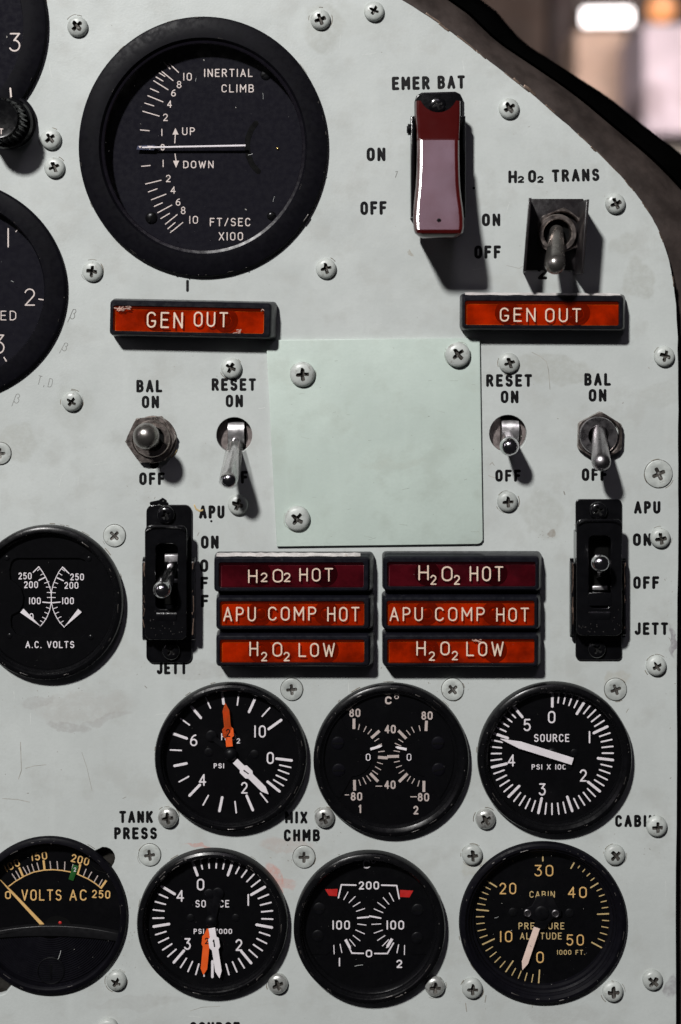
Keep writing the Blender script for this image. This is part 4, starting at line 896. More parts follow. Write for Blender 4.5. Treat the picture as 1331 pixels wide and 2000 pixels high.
# G: yellow volts AC
g = small('va', 'yellow_volts_gauge', 'black gauge at lower left with yellow scale and pointer marked VOLTS AC', ri=140, depth=-18, hi=12, m_=M_BEZ)
z = zf(0, 1600, 4.93)
g.poly(M_YEL, [z(*p) for p in ((85, 648), (150, 600), (235, 550), (320, 513), (420, 493), (510, 488), (600, 496), (680, 511), (750, 533), (850, 578), (920, 622), (975, 668))], 2.2)
for a in ((184, 467, 220, 550), (419, 398, 430, 490), (774, 436, 748, 530), (1025, 592, 972, 666)): g.line(M_YEL, z(*a[:2]), z(*a[2:]), 4.3, True)
for a in ((117, 530, 155, 588), (153, 503, 190, 568), (222, 465, 262, 533), (263, 453, 292, 525), (307, 438, 330, 510), (357, 425, 377, 500), (482, 410, 490, 485), (550, 410, 557, 488), (625, 415, 621, 495), (703, 440, 690, 515), (829, 485, 805, 545), (882, 512, 850, 570), (941, 548, 905, 610), (985, 585, 955, 640)):
    g.line(M_BEIGE, z(*a[:2]), z(*a[2:]), 2)
for t, p, wd, cp_, rt in (("100", (115, 445), 31, 16, 26), ("150", (378, 357), 31, 16.5, 6), ("200", (773, 393), 36, 16, -14), ("0", (77, 733), 11.5, 15.5, 0), ("VOLTS", (400, 733), 79, 22, 0), ("AC", (752, 733), 34, 22, 0), ("250", (974, 725), 36, 16, -3)):
    g.txt(M_YEL, t, z(*p), cp_, wd, 2.6 if cp_ > 17 else 2.4, rt)
g.finish()
g.pointer(M_YEL, z(412, 1025), z(2, 588), 4.6, tipl=.30, dz=6, wt=7)
k = M(); q = [g.P(z(*p), 2) for p in ((660, 580), (708, 597), (755, 457), (705, 440))]; k.prism(q, g.d, g.d+3, .5); gm = k.build('limit_marker', M_GRN, g.root)
k = M(); k.text("2", *g.P(z(722, 487), 3), 8, 5, 1, g.d+3.1); k.build('marker_numeral', M_WHITE, gm)
k = M(); q = [g.P(z(*p), 3) for p in ((430, 1000), (480, 950), (560, 935), (640, 960), (690, 1010), (560, 1060))]; k.prism(q[::-1], g.d, g.d+2); k.build('zero_window', M_SLOT, g.root)
k = M(); k.dome(3.4, g.d+2, 1.5, 12, *g.P(z(578, 1003), 3)); k.build('zero_pin', M_REDI, g.root)
top = [(x, 1030-(-((x-500)/620)**2)*70) for x in range(-560, 1141, 100)]; bot = [(x, 1130+((x-430)/700)**2*52) for x in range(1140, -561, -100)]
q = [LC(g.root, *z(*p), g.d+14) for p in top+bot]; k = M()
if sum(q[i-1][0]*q[i][1]-q[i][0]*q[i-1][1] for i in range(len(q))) < 0: q.reverse()
k.prism(q, g.d+2, g.d+14, 1.5); k.build('hood_band', mat('dark_grey_hood', (.0065, .0065, .0072), .36, 0, .15, .1, spec=.3), g.root)
k = M(); nn = 60
prof = []
rr = 52
while rr < 138: prof += [(rr, g.d+8), (rr+.9, g.d+9.7), (rr+2.5, g.d+9.7), (rr+3.3, g.d+8)]; rr += 4.15
k.rings([[(q_*math.cos(a), g.sy*q_*math.sin(a), z_) for a in [R(180+(lambda q: q+(180-2*q)*i/nn)(math.degrees(math.asin(min(.95, 38/q_))))) for i in range(nn+1)]] for q_, z_ in prof], False, False, closed=False)
k.build('grooved_apron', M_BEZ, g.root, 20)
x, y = g.P(z(490, 1463), 10); k = M(); k.lathe([(27, g.d+8), (27, g.d+10.4), (25.5, g.d+11), (24, g.d+9)], 40, x, y, cap1=True); o = k.build('adjuster_recess', M_DARK, g.root)
k = M(); k.prism([(x-2.2, y-17), (x+2.2, y-17), (x+2.2, y+12), (x-2.2, y+12)], g.d+9.1, g.d+10.4, .4); k.build('adjuster_slot', M_BEZG, o)

# ------------------------------------------------------------------ annunciator lamps
def poly_cc(q): return q if sum(q[i-1][0]*q[i][1]-q[i][0]*q[i-1][1] for i in range(len(q))) > 0 else q[::-1]
def annunciator(x0, y0, x1, y1, rot, words, lens, label, tape=None, chips=(), lh=(11, 10, 9, 10), h=42, rs=1.02):
    """front face box seen at x0..x1, y0..y1"""
    cx, cy = (x0+x1)/2, (y0+y1)/2; ux, uy = U(cx, cy, h)
    root = thing('annunciator_lamp', label, 'warning lamp', ux, uy, rot, 'rectangular warning lamps')
    f = (D-h)/D; w_, h_ = (x1-x0)*f, (y1-y0)*f
    k = M(); z1 = h
    o0 = rrect(w_+9, h_+5, 8, 5, 3); o1 = rrect(w_, h_, 8, 5)
    inn = rrect(w_-lh[0]-lh[1], h_-lh[2]-lh[3], 4, 5, (lh[0]-lh[1])/2, (lh[3]-lh[2])/2)
    rings = [[(x, y, .1) for x, y in o0], [(x, y, 12) for x, y in o0], [(x, y, z1-6) for x, y in o1], [(x, y, z1-2.4) for x, y in inset(o1, 1.2)], [(x, y, z1) for x, y in inset(o1, 4.2)],
             [(x, y, z1+.2) for x, y in inset(inn, -1.2)], [(x, y, z1-1.5) for x, y in inn], [(x, y, z1-9) for x, y in inn]]
    k.rings(rings, False, False); k.build('housing', M_HOUS, root, 34)
    q = inset(inn, .05)
    k = M(); k.rings([[(x, y, z1-9) for x, y in q]], False, False); k.add([(x, y, z1-9) for x, y in q], [tuple(range(len(q)))])
    bk = k.build('reflector', M_BACK, root)
    w2 = w_-lh[0]-lh[1]
    for sx in (-.23, .23):
        k = M(); k.lathe([(24, z1-8.9), (23, z1-7.8), (17, z1-7.6), (16, z1-6.5), (12.5, z1-6), (11, z1-8)], 28, w2*sx, -1); k.dome(10, z1-8.5, 4, 20, w2*sx, -1); k.build('bulb', M_BULB, root)
    k = M(); q2 = inset(inn, .6); k.add([(x, y, z1-1.6) for x, y in q2], [tuple(range(len(q2)))])
    ln = k.build('lens', lens, root)
    k = M()
    for (t, px, py, wd, cap) in words:
        fx = ((px-cx)*f, -(py-cy)*f); a = -R(rot); x, y = fx[0]*math.cos(a)-fx[1]*math.sin(a)*-1*0-fx[1]*math.sin(a), fx[0]*math.sin(a)+fx[1]*math.cos(a)
        k.text(t, x, y, cap, wd, cap*.105 if cap > 24 else cap*.14, z1-1.5, 0)
    k.build('lens_lettering', M_LETL, ln)
    if tape:
        a, b = tape; k = M(); n = 26; top = []; bot = []
        for i in range(n+1):
            x = a+(b-a)*i/n; top.append((x, h_/2+4.6+random.uniform(-.8, .6))); bot.append((x, h_/2-.2+random.uniform(-.7, .7)))
        vs = [(x, y, 26+random.uniform(-.4, .4)) for x, y in top]+[(x, y, z1-3.2) for x, y in bot]
        k.add(vs, [(i, i+n+1, i+n+2, i+1) for i in range(n)]); k.build('tape_strip', M_TAPE, root)
    for (pts) in chips:
        k = M()
        for (x, y, r_) in pts:
            for _ in range(7): k.stroke([(x+random.uniform(-r_, r_), y+random.uniform(-r_*.5, r_*.5)), (x+random.uniform(-r_, r_), y+random.uniform(-r_*.5, r_*.5))], random.uniform(1, 2.2), z1-1.5, .5)
        tag(k.build('lens_chips', M_CHIP, ln), kind='stuff')
    return root
annunciator(214, 588, 531, 658, 1.2, [("GEN", 322, 627, 70, 31), ("OUT", 412, 622, 66, 29)], M_AMB, 'amber GEN OUT lamp below the inertial climb gauge, slightly tilted',
            chips=[[(-138, 17, 10), (-122, 20, 8)], [(140, 20, 6)], [(90, -22, 8)]], lh=(7, 15, 12, 9))
annunciator(903, 576, 1220, 644, .3, [("GEN", 1012, 615, 69, 27), ("OUT", 1101, 615, 69, 27)], M_AMB, 'amber GEN OUT lamp at the upper right under the open toggle guard', tape=(-150, 150), lh=(6, 10, 12, 9))
annunciator(418, 1087, 723, 1157, 0, [("H", 494, 1126, 18, 26), ("2", 516, 1128, 13, 18), ("O", 543, 1125, 20, 26), ("2", 561, 1128, 13, 18), ("HOT", 618, 1123, 65, 26)], M_RUBY, 'dark ruby H2 O2 HOT lamp with small level twos, top left in the stack', tape=(-146, 132), lh=(10, 12, 12, 9))
annunciator(749, 1086, 1055, 1155, 0, [("H", 828, 1119, 20, 29), ("2", 847, 1133, 12, 19), ("O", 874, 1121, 21, 29), ("2", 893, 1133, 12, 19), ("HOT", 951, 1121, 65, 29)], M_RUBY, 'dark ruby H2 O2 HOT lamp with lowered twos, top right in the stack', lh=(8, 8, 12, 9))
annunciator(422, 1166, 724, 1231, 0, [("APU", 468, 1200, 63, 28), ("COMP", 571, 1199, 93, 27), ("HOT", 671, 1200, 62, 28)], M_AMB, 'orange APU COMP HOT lamp left of the other one', lh=(8, 12, 9, 8))
annunciator(748, 1165, 1054, 1231, 0, [("APU", 794, 1200, 64, 27), ("COMP", 899, 1200, 96, 27), ("HOT", 1002, 1201, 63, 27)], M_AMB, 'orange APU COMP HOT lamp right of the other one', lh=(8, 9, 9, 8))
annunciator(422, 1240, 724, 1303, 0, [("H", 496, 1268, 17, 28), ("2", 516, 1283, 12, 18), ("O", 542, 1269, 19, 28), ("2", 560, 1283, 12, 18), ("LOW", 619, 1270, 70, 27)], M_AMB, 'orange H2 O2 LOW lamp at the bottom of the left stack', lh=(8, 12, 10, 8))
annunciator(749, 1239, 1054, 1304, 0, [("H", 823, 1267, 18, 28), ("2", 844, 1282, 12, 18), ("O", 870, 1267, 18, 27), ("2", 889, 1281, 12, 18), ("LOW", 948, 1268, 72, 28)], M_AMB, 'orange H2 O2 LOW lamp at the bottom of the right stack', lh=(8, 9, 10, 8), chips=[[(30, 20, 9)]])

# ------------------------------------------------------------------ toggle switches
def bat(root, base, zb, tip, zt, rb, rt, m_, name='toggle_lever', neck=None, n=24):
    bx, by = LC(root, *base, zb); tx, ty = LC(root, *tip, zt)
    a = Vector((bx, by, zb)); b = Vector((tx, ty, zt)); t = b-a; L = t.length; u = t.normalized()
    prof = [(0, rb*.95), (.15, rb), (.45, rb*.6+rt*.4), (.75, rt*.97), (.85, rt)]
    P = [a+t*s_ for s_, _ in prof]; rad = [q for _, q in prof]
    c = b-u*rt
    P = [p for p in P if (p-a).length < (c-a).length-.5]; rad = rad[:len(P)]
    for i in range(7):
        q = R(90*i/7); P.append(c+u*rt*math.sin(q)); rad.append(rt*math.cos(q))
    k = M(); k.tube(P, rad, n)
    return k.build(name, m_, root, 60)
def hexnut(root, px, py, R_, rot, z0, z1, ri, m_):
    x, y = LC(root, px, py, (z0+z1)/2); n = 72
    def hexr(a): return R_*math.cos(R(30))/math.cos(R(((a-rot) % 60)-30))
    def ring(lim, z_): return [(x+min(hexr(360*i/n), lim)*math.cos(R(360*i/n)), y+min(hexr(360*i/n), lim)*math.sin(R(360*i/n)), z_) for i in range(n)]
    k = M(); k.rings([ring(999, z0), ring(999, z1-4), ring(R_*.93, z1), ring(ri+2, z1), ring(ri, z1-2), ring(ri, z0)], False, False)
    return k.build('hex_nut', m_, root, 25)
def bushing(root, px, py, r, ri, z0, z1, m_, teeth=3):
    x, y = LC(root, px, py, z1); prof = [(r, z0)]
    zz = z0+2
    while zz < z1-3: prof += [(r, zz), (r-1.6, zz+1.5)]; zz += 3
    prof += [(r, z1-2), (r-1.5, z1), (ri+1.5, z1), (ri, z1-1.5), (ri-1, z1-14), (ri-2, z1-20)]
    k = M(); k.lathe(prof, 48, x, y, cap1=False); b = k.build('bushing', m_, root, 30)
    k = M(); k.disc(ri-1, z1-19, 32, x, y); k.build('bushing_bore', M_SLOT, root); return b
def washer(root, px, py, r, ri, z1, m_, teeth=0):
    x, y = LC(root, px, py, z1); k = M(); k.lathe([(r, 0), (r, z1-.6), (r-.6, z1), (ri, z1)], 60, x, y, cap1=True); return k.build('washer', m_, root, 30)

t = thing('toggle_switch', 'dull ball-ended toggle pointing out and up below the left BAL ON lettering', 'toggle switch', 297, 858, 0, 'toggle switches on the panel')
washer(t, 299, 858, 46, 20, 4, M_TARN); hexnut(t, 295, 858, 50, 5, 4, 17, 34, M_TARN); bushing(t, 296, 857, 36, 24, 4, 26, M_TARN)
bat(t, (300, 862), 12, (281, 848), 112, 14, 25, M_OLIVE)
k = M(); k.stroke([LC(t, 345, 879, 3), LC(t, 341, 886, 3), LC(t, 334, 893, 3)], 2.2, 1, 1.4); k.build('glue_thread', M_YELO, t)
t = thing('toggle_switch', 'satin toggle pointing down with hexagonal nut below the right BAL ON lettering', 'toggle switch', 1171, 855, 0, 'toggle switches on the panel')
hexnut(t, 1172, 852, 49, 28, 0.2, 15, 38, M_TARN); bushing(t, 1170, 851, 37, 19, 1, 20, M_NICK)
bat(t, (1170, 838), 10, (1176, 915), 92, 13.5, 18.5, M_NICK)

def reset(px, py, hole_r, label, base, tip, zt, slx, rb, rt, shift=0):
    t = thing('toggle_switch', label, 'toggle switch', px, py, 0, 'toggle switches on the panel')
    k = M(); x, y = LC(t, px+2, py, -20); n = 40; hx = 17
    # plate with a slot for the lever
    pv_, pf_ = curve_mesh([circ(46, 48, x, y), [(x+slx[0], y-30), (x+slx[1], y-30), (x+slx[1], y+46-8), (x+slx[0], y+46-8)]], -24, -20, .4, 1)
    M().add(pv_, pf_).build('switch_plate', M_PINK, t, 30)
    k = M(); k.disc(45, -52, 40, x, y); k.lathe([(45, -52), (45, -24)], 40, x, y); k.build('switch_body', M_SLOT, t)
    # bent rocker the lever sits on
    k = M(); xa, xb = x+slx[0]+1.5, x+slx[1]-3; ys = [(y+30, -26), (y+26, -12), (y+20, -7), (y+12, -4), (y+2, -5), (y-8, -10), (y-18, -20), (y-24, -34)]
    k.rings([[(xa, yy, zz), (xb, yy, zz), (xb, yy-3, zz-6), (xa, yy-3, zz-6)] for yy, zz in ys]); k.build('rocker', M_ROCK, t, 50)
    bat(t, base, -6, tip, zt, rb, rt, M_CHR)
    return t
t = reset(458, 850, 35, 'long toggle in a clear plastic sleeve covering part of OFF under the left RESET lettering', (460, 862), (446, 948), 96, (-15, 21), 9.5, 17)
a = Vector((*LC(t, 459, 872, 10), 10)); b = Vector((*LC(t, 447, 941, 88), 88)); u = (b-a)
k = M(); n = 20
ref = Vector((1, 0, 0)); tt = u.normalized(); e1 = (ref-tt*ref.dot(tt)).normalized(); e2 = tt.cross(e1)
k.rings([[tuple(a+u*s_+(e1*math.cos(2*math.pi*j/n)+e2*math.sin(2*math.pi*j/n))*rr) for j in range(n)] for s_, rr in ((0, 16), (.3, 17.5), (.8, 18.5), (1.0, 18.8))], False, False)
k.build('plastic_sleeve', M_SLV, t, 60)
reset(993, 847, 36.5, 'short chrome ball toggle in a round hole under the right RESET lettering', (993, 852), (996, 876), 92, (-17, 21), 12, 18.5)

# ------------------------------------------------------------------ red guard over EMER BAT
t = thing('red_guarded_switch', 'oxblood red flip-up cover below the EMER BAT lettering', 'switch guard', 857, 320)
q = poly_cc([LC(t, *p, 8) for p in [(810, 198), (814, 186), (824, 180), (890, 178), (900, 183), (905, 194), (906, 400), (902, 410), (816, 410), (811, 400)]])
M().prism(q, .1, 9, 2.5).build('base_plate', M_BLKP, t, 40)
k = M(); x, y = LC(t, 855, 205, 12); k.dome(17, 9, 5, 28, x, y); o = k.build('base_screw', M_BLKP, t)
k = M()
for a in (20, 110):
    k.stroke([(x-9*math.cos(R(a)), y-9*math.sin(R(a))), (x+9*math.cos(R(a)), y+9*math.sin(R(a)))], 4, 13.4, 1)
k.build('screw_recess', M_RECB, o)
k = M()
for sx in (-1, 1):
    px = 806 if sx < 0 else 905
    q = poly_cc([LC(t, px-3.5, 228, 30), LC(t, px+3.5, 228, 30), LC(t, px+3.5, 425, 30), LC(t, px-3.5, 425, 30)]); 
    kk = M(); kk.prism(q, 0.2, 46, 2); kk.build('side_bracket', M_BLKP, t, 40)
x, y = LC(t, 803, 253, 30); k = M(); k.lathe([(0.5, 0), (10, 0), (11, 1.5), (9, 3)], 20); 
k = M(); k.tube([(x-6, y, 34), (x+6, y, 34)], [11, 11], 20); k.tube([(x-8, y, 34), (x-5, y, 34)], [7, 7], 16); k.build('hinge_pin', M_BEZG, t, 30)
# cover lofted from stations (photo y, half width left/right x, top height, lower edge height)
ST = [(196, 812, 901, 66, 40), (222, 812, 901, 67.5, 44), (250, 814, 900, 69, 44), (270, 815, 899, 70, 42), (273, 815.5, 899, 92, 40)]
for py_, xl_, xr_ in ((300, 815.5, 899), (330, 815, 899.5), (360, 813.5, 900.5), (385, 811, 903), (405, 809, 906), (425, 808, 908), (440, 808.5, 908), (448, 809.5, 907)): ST.append((py_, xl_, xr_, 92+(py_-273)*.285, 40-(py_-273)*.08))
ST += [(455, 812, 905, 140, 30), (461, 819, 899, 134, 34), (465, 829, 890, 122, 42)]
k = M(); rings = []
for (py, xl, xr, ht, lo) in ST:
    a = LC(t, xl, py, ht); b = LC(t, xr, py, ht); hw = (b[0]-a[0])/2; cx_ = (a[0]+b[0])/2; y = a[1]
    bv = 9 if ht > 75 else 6
    prof = [(-hw+6, lo), (-hw, ht-bv-6), (-hw+bv*.12, ht-bv*.6-2), (-hw+bv*.4, ht-bv*.22), (-hw+bv, ht), (-hw+bv+1.2, ht+.05), (-hw*.4, ht+.2), (hw*.4, ht+.2), (hw-bv-1.2, ht+.05), (hw-bv, ht), (hw-bv*.4, ht-bv*.22), (hw-bv*.12, ht-bv*.6-2), (hw, ht-bv-6), (hw-6, lo)]
    rings.append([(cx_+u_, y, z_) for u_, z_ in prof])
k.rings(rings)
# crescent cut for the screwdriver
x, y = LC(t, 856, 181, 55); cc = M(); cc.rings([[(x+37*math.cos(2*math.pi*i/40), y+39*math.sin(2*math.pi*i/40), z_) for i in range(40)] for z_ in (9.5, 200)])
cov = boolean(k, cc); cov.fm = [0]*len(cov.f)
ymin = min(v[1] for v in cov.v); cov.v = [(x, y+(10*(1-(y-ymin)/14) if z < 60 and y < ymin+14 else 0), z) for x, y, z in cov.v]
cover = cov.build('flip_cover', M_REDG, t, 28)
k = M(); hx_, hy_ = LC(t, 858, 431, 137)
k = M(); k.dome(4.6, 136.2, 2.2, 20, hx_, hy_); k.build('cover_hole', M_SLOT, cover)

# ------------------------------------------------------------------ open toggle guard, H2O2 TRANS
t = thing('open_toggle_guard', 'black U-shaped guard around the toggle below H2 O2 TRANS', 'switch guard', 1090, 458)
q = poly_cc([LC(t, *p, 3) for p in ((1036, 388), (1140, 388), (1135, 527), (1028, 527))]); M().prism(q, .1, 4, .5).build('base_plate', M_GUNM, t, 30)
def wall(xt, xb, yt, yb, h_, th, lean=0):
    a, b = LC(t, xt, yt, h_), LC(t, xb, yb, h_)
    q_ = poly_cc([(a[0]-th/2, a[1]), (a[0]+th/2, a[1]), (b[0]+th/2, b[1]), (b[0]-th/2, b[1])]); m_ = M(); m_.prism(q_, .15, h_, 1.2); m_.v = [(x+lean*(1-z/h_), y, z) for x, y, z in m_.v]; m_.build('guard_wall', M_GUNM, t, 40)
wall(1036, 1025, 386, 530, 92, 5.5, 11); wall(1149, 1138, 389, 534, 92, 5.5)
hexnut(t, 1096, 451, 47, 22, 4, 18, 37, M_TARN); bushing(t, 1090, 455, 37, 27, 5, 30, M_TARN)
bat(t, (1088, 450), 16, (1084, 527), 120, 14, 20, M_OLIVE)

# ------------------------------------------------------------------ black lever locks (APU)
def lever_lock(label, top, bot, xl, xr, cv, slot, base, tip, zt, rt, screws, ears, bar=None, round_top=14):
    cx_, cy_ = (xl+xr)/2, (top+bot)/2
    t = thing('lever_lock_switch', label, 'switch guard', cx_, cy_, 0, 'black lever lock switches')
    x0, y0 = LC(t, xl, bot, 4); x1, y1 = LC(t, xr, top, 4)
    M().prism(rrect(x1-x0, y1-y0, round_top, 6, (x0+x1)/2, (y0+y1)/2), .1, 6, 1.6).build('base_plate', M_BLKP, t, 40)
    for i, (sx, sy) in enumerate(screws):
        screw('pan', sx, sy, None, 25+30*i, (M_BLKP, M_RECB), 6, t, .9)
    # raised channel with a slot
    hz = 44; cxl, cxr, ct, cb = cv
    a = LC(t, cxl, cb, hz); b = LC(t, cxr, ct, hz)
    sa = LC(t, slot[0], slot[3], hz); sb_ = LC(t, slot[1], slot[2], hz)
    vs_, fs_ = curve_mesh([rrect(b[0]-a[0], b[1]-a[1], 12, 6, (a[0]+b[0])/2, (a[1]+b[1])/2), rrect(sb_[0]-sa[0], sb_[1]-sa[1], 10, 5, (sa[0]+sb_[0])/2, (sa[1]+sb_[1])/2)], hz-5, hz, 1.6, 2)
    M().add(vs_, fs_).build('slotted_cover', M_BLKP, t, 40)
    for sx in (a[0], b[0]-5):
        M().box(sx, sx+5, a[1]+3, b[1]-26, 6, hz-4.8, 0).build('side_wall', M_BLKP, t, 30)
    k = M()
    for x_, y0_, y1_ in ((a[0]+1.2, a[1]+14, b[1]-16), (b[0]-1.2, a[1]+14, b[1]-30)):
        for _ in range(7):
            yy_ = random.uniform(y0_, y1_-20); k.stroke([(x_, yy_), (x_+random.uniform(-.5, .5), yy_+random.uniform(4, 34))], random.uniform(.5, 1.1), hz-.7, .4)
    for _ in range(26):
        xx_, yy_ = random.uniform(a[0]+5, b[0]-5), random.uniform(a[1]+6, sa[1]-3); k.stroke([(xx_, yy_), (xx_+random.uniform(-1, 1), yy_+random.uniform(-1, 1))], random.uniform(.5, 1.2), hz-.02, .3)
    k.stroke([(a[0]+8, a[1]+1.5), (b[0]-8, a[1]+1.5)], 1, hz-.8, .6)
    tag(k.build('worn_edge_glints', M_WORN_GLINT, t), kind='stuff')  # edge wear, plus thin pale lines drawn in as edge highlights
    # curved lip at the upper end
    k = M(); yy = b[1]
    rings_ = []
    for i in range(9):
        u_ = i/8; xx = a[0]+3+(b[0]-a[0]-6)*u_; lift = 7*(1-(2*u_-1)**6)
        rings_.append([(xx, yy-12+lift, hz-1), (xx, yy-7+lift, hz-1), (xx, yy-6+lift, hz+3), (xx, yy-9+lift, hz+5), (xx, yy-12+lift, hz+3)])
    k.rings(rings_); k.build('end_lip', M_BLKP, t, 50)
    k = M(); ca = ((sa[0]+sb_[0])/2, sa[1]); k.rings([[(x_, ca[1]+y_, z_) for x_ in ((sa[0]+2), (sb_[0]-2))][:1]+[(sb_[0]-2, ca[1]+y_, z_), (sb_[0]-2, ca[1]+y_-2, z_-5), (sa[0]+2, ca[1]+y_-2, z_-5)] for y_, z_ in ((-3, hz-3), (-8, hz+1.5), (-14, hz+2.5), (-22, hz+.5))]); k.build('slot_ramp', M_BLKP, t, 50)
    for (ex, e0, e1, ez) in ears:
        p, q_ = LC(t, ex-3, e1, ez), LC(t, ex+3, e0, ez); k = M(); n_ = 14
        pr = rrect(q_[1]-p[1], ez-6, 14, 5, (p[1]+q_[1])/2, (ez+6)/2)
        k.rings([[(xx, y_, z_) for y_, z_ in pr] for xx in (p[0], p[0]+1, q_[0]-1, q_[0])]); k.build('locking_ear', M_BLKP, t, 40)
        k = M()
        for _ in range(9):
            y_ = random.uniform(p[1]+12, q_[1]-12); l_ = random.choice((3, 6, 14, 30)); k.stroke([((p[0]+q_[0])/2+random.uniform(-2, 2), y_), ((p[0]+q_[0])/2+random.uniform(-2, 2), min(q_[1]-8, y_+l_))], random.uniform(.8, 1.6), ez+.02, .4)
        tag(k.build('worn_edge_glints', M_EARW, t), kind='stuff')
    # switch body seen in the slot
    k = M(); k.box(sa[0]-2, sb_[0]+2, sa[1]+2, sb_[1]-2, 6, 9, .5); k.build('switch_body', M_SLOT, t)
    bx_, by_ = LC(t, base[0], base[1], 16)
    k = M(); k.box(bx_-13, bx_+13, by_+8, by_+22, 9, 26, 2); k.box(bx_-15, bx_+15, by_-34, by_-26, 9, 20, 2); k.build('contact_bracket', M_ROCK, t)
    bat(t, base, 12, tip, zt, rt*.72, rt, M_CHR)
    if bar:
        p, q_ = LC(t, bar[0], bar[3], hz), LC(t, bar[1], bar[2], hz)
        k = M(); k.box(p[0], q_[0], p[1], q_[1], hz-4.5, hz+1.2, .8); k.build('slot_bar', M_BLKP, t)
    return t
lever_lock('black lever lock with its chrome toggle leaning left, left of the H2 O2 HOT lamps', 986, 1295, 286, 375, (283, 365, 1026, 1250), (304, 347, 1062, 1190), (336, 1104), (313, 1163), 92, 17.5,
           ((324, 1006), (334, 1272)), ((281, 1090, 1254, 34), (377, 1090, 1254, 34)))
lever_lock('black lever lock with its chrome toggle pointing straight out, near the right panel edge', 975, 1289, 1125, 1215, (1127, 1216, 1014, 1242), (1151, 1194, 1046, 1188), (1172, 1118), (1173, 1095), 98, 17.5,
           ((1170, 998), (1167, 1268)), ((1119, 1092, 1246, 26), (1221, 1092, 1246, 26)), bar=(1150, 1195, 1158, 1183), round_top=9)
# paint and gasket scraps
k = M()
for pts, w_ in (([(296, 983), (310, 980), (326, 984)], 7), ([(312, 978), (318, 974), (324, 978)], 4), ([(318, 1000), (318, 1000.5)], .1)): k.stroke([C(*p) for p in pts], w_, 0, 2.5)
tag(k.build('gasket_scrap', M_BLKP, None, loc=(0, 0, 0)), 'torn black gasket scrap above the left black lever lock', 'gasket scrap')
k = M(); k.stroke([C(380, 987), C(383, 994), C(390, 998), C(396, 996)], 3.2, 0, 1.2); tag(k.build('dried_glue', M_YELO), 'small dried yellow glue curl beside the left APU lettering', 'glue')
for px, py, r_ in ((412, 1018, 3), (926, 367, 3.6)):
    pass
k = M(); k.dome(2.4, 0, .6, 12, *C(413, 1018)); k.dome(2.6, 0, .6, 12, *C(926, 367)); k.build('paint_dot', M_INK, panel)

# ------------------------------------------------------------------ cowl behind the curved edge
def path(pts, n=5): return catmull(pts, n)
inner = EDGE[::2]
outer_px = path([(560, -230), (700, -170), (840, -80), (925, -10), (968, 22), (1000, 62), (1035, 92), (1085, 122), (1140, 158), (1190, 192), (1235, 228), (1290, 272), (1345, 318), (1420, 400), (1480, 520), (1515, 700), (1530, 1000), (1530, 1400), (1530, 2200)], 6)
def at(P, u):
    L = [0]
    for a, b in zip(P, P[1:]): L.append(L[-1]+math.dist(a, b))
    d = u*L[-1]
    for i in range(len(P)-1):
        if L[i+1] >= d or i == len(P)-2:
            f = (d-L[i])/max(1e-6, L[i+1]-L[i]); return (P[i][0]+(P[i+1][0]-P[i][0])*f, P[i][1]+(P[i+1][1]-P[i][1])*f)
cowl = thing('glareshield_cowl', 'dark brown black cowl curving behind the right edge of the panel', 'cowl', 1250, 400)
NS = 90; rings_ = []; ridge = []
for i in range(NS+1):
    u = i/NS; a = at(inner, u); b = at(outer_px, u); row = []
    for j, (s_, hgt) in enumerate(((-.5, -26), (-.1, -28), (.12, -34), (.35, -52), (.54, -80), (.64, -112))):
        px = a[0]+(b[0]-a[0])*s_; py = a[1]+(b[1]-a[1])*s_; x, y = LC(cowl, px, py, hgt)
        row.append((x, y, hgt+math.sin(i*.7+j)*1.2))
    rings_.append(row)
    row2 = []
    for (s_, hgt) in ((.57, -96), (.64, -80), (.80, -94), (.94, -150), (1.0, -210), (1.02, -330)):
        wob = .010*math.sin(i*.5)+.006*math.sin(i*1.1+1)
        px = a[0]+(b[0]-a[0])*(s_+wob*(s_ > .9)); py = a[1]+(b[1]-a[1])*(s_+wob*(s_ > .9)); x, y = LC(cowl, px, py, hgt); row2.append((x, y, hgt))
    ridge.append(row2)
k = M(); k.rings(rings_, False, False, closed=False); k.build('cowl_skin', M_COWL, cowl, 60)
k = M(); k.rings(ridge, False, False, closed=False); k.build('rubber_ridge', M_COWLK, cowl, 60)

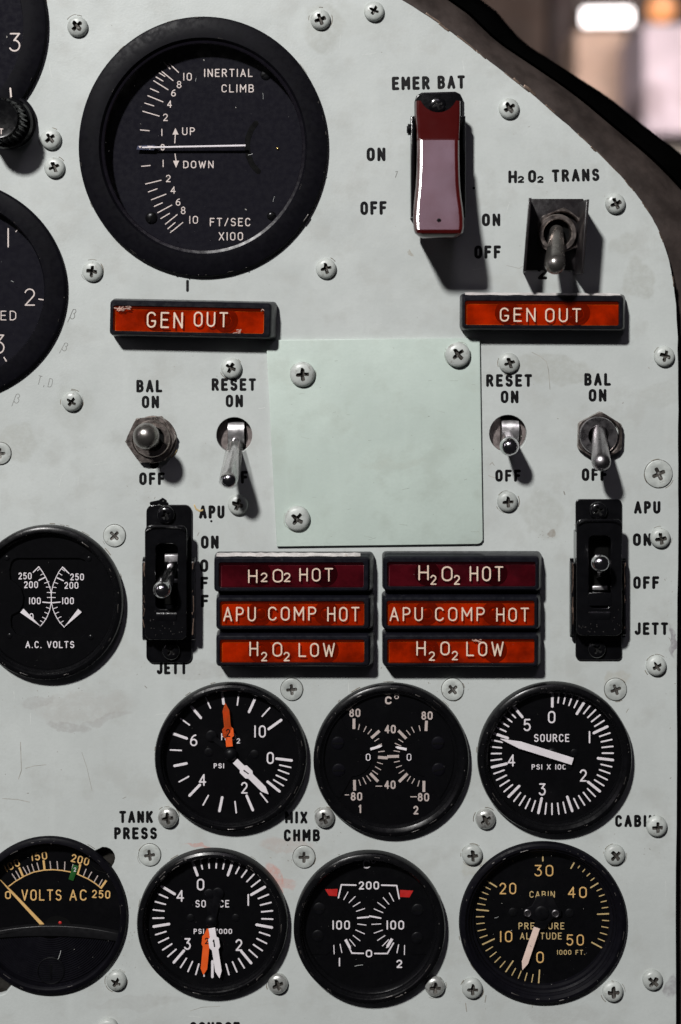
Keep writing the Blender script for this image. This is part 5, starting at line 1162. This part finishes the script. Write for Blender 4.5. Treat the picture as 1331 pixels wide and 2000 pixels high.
# ------------------------------------------------------------------ the hall behind, far out of focus (depths in metres behind the panel)
def bx(name, m_, px0, py0, px1, py1, depth, thick, label=None, cat=None, kind=None, parent=None):
    """box whose front is seen between two photo corners at a depth behind the panel"""
    h_ = -depth/S; a = U(px0, py0, h_); b = U(px1, py1, h_)
    x0, x1 = (a[0]-665.5), (b[0]-665.5); y0, y1 = 1000-b[1], 1000-a[1]
    k = M(); k.box(x0, x1, y0, y1, h_-thick/S, h_, min(x1-x0, y1-y0)*.04)
    o = k.build(name, m_, parent)
    if label: tag(o, label, cat)
    if kind: o['kind'] = kind
    return o
def hm(name, col): return mat(name, col, .8, 0, .25, 0, scale=14)
bx('hall_wall', hm('hall_brown', (.125, .085, .070)), -2600, -2600, 4200, 4600, 2.6, .1, kind='structure')
bx('hall_pillar', hm('hall_dark_post', (.055, .040, .040)), 1080, -200, 1122, 420, 2.2, .1, 'dark blurred post in the hall, left of the tan cabinet', 'post')
bx('tan_cabinet', hm('tan_board', (.50, .36, .29)), 1126, 58, 1232, 420, 2.0, .3, 'out of focus tan cabinet under the bright tube lamp', 'cabinet')
bx('white_display_case', hm('lilac_white', (.56, .48, .55)), 1258, 45, 1460, 262, 1.8, .3, 'out of focus lilac white case at the far right', 'display case')
bx('case_plinth', hm('plinth_grey', (.34, .30, .27)), 1240, 266, 1470, 420, 1.85, .3, 'grey plinth below the lilac white case', 'plinth')
bx('dark_post', hm('narrow_post', (.10, .075, .075)), 1234, 40, 1256, 420, 1.95, .1, 'narrow dark blurred post between tan cabinet and white case', 'post')
tl = thing('tube_lamp', 'glowing white tube lamp out of focus at the top right', 'lamp', 1185, 30)
h_ = -1.5/S; a = LC(tl, 1140, 33, h_); b = LC(tl, 1233, 32, h_)
k = M(); k.tube([(a[0], a[1], h_), (b[0], b[1], h_)], [66, 66], 16); k.build('glowing_tube', emit_mat('tube_glow', (1.0, .93, .92), 5.0), tl)
k = M(); k.box(a[0]-60, b[0]+60, a[1]+100, a[1]+150, h_-120, h_+40, 8); k.build('lamp_fitting', hm('fitting', (.05, .04, .04)), tl)
ol = thing('orange_lamp', 'round orange glowing lamp out of focus in the top right corner', 'lamp', 1292, 15)
a = LC(ol, 1293, 17, h_); k = M(); k.tube([(a[0]+0*i, a[1], h_-110*math.cos(R(180*i/10))) for i in range(11)], [max(1, 110*math.sin(R(180*i/10))) for i in range(11)], 18)
k.build('globe', emit_mat('orange_glow', (1.0, .36, .10), 1.15), ol)
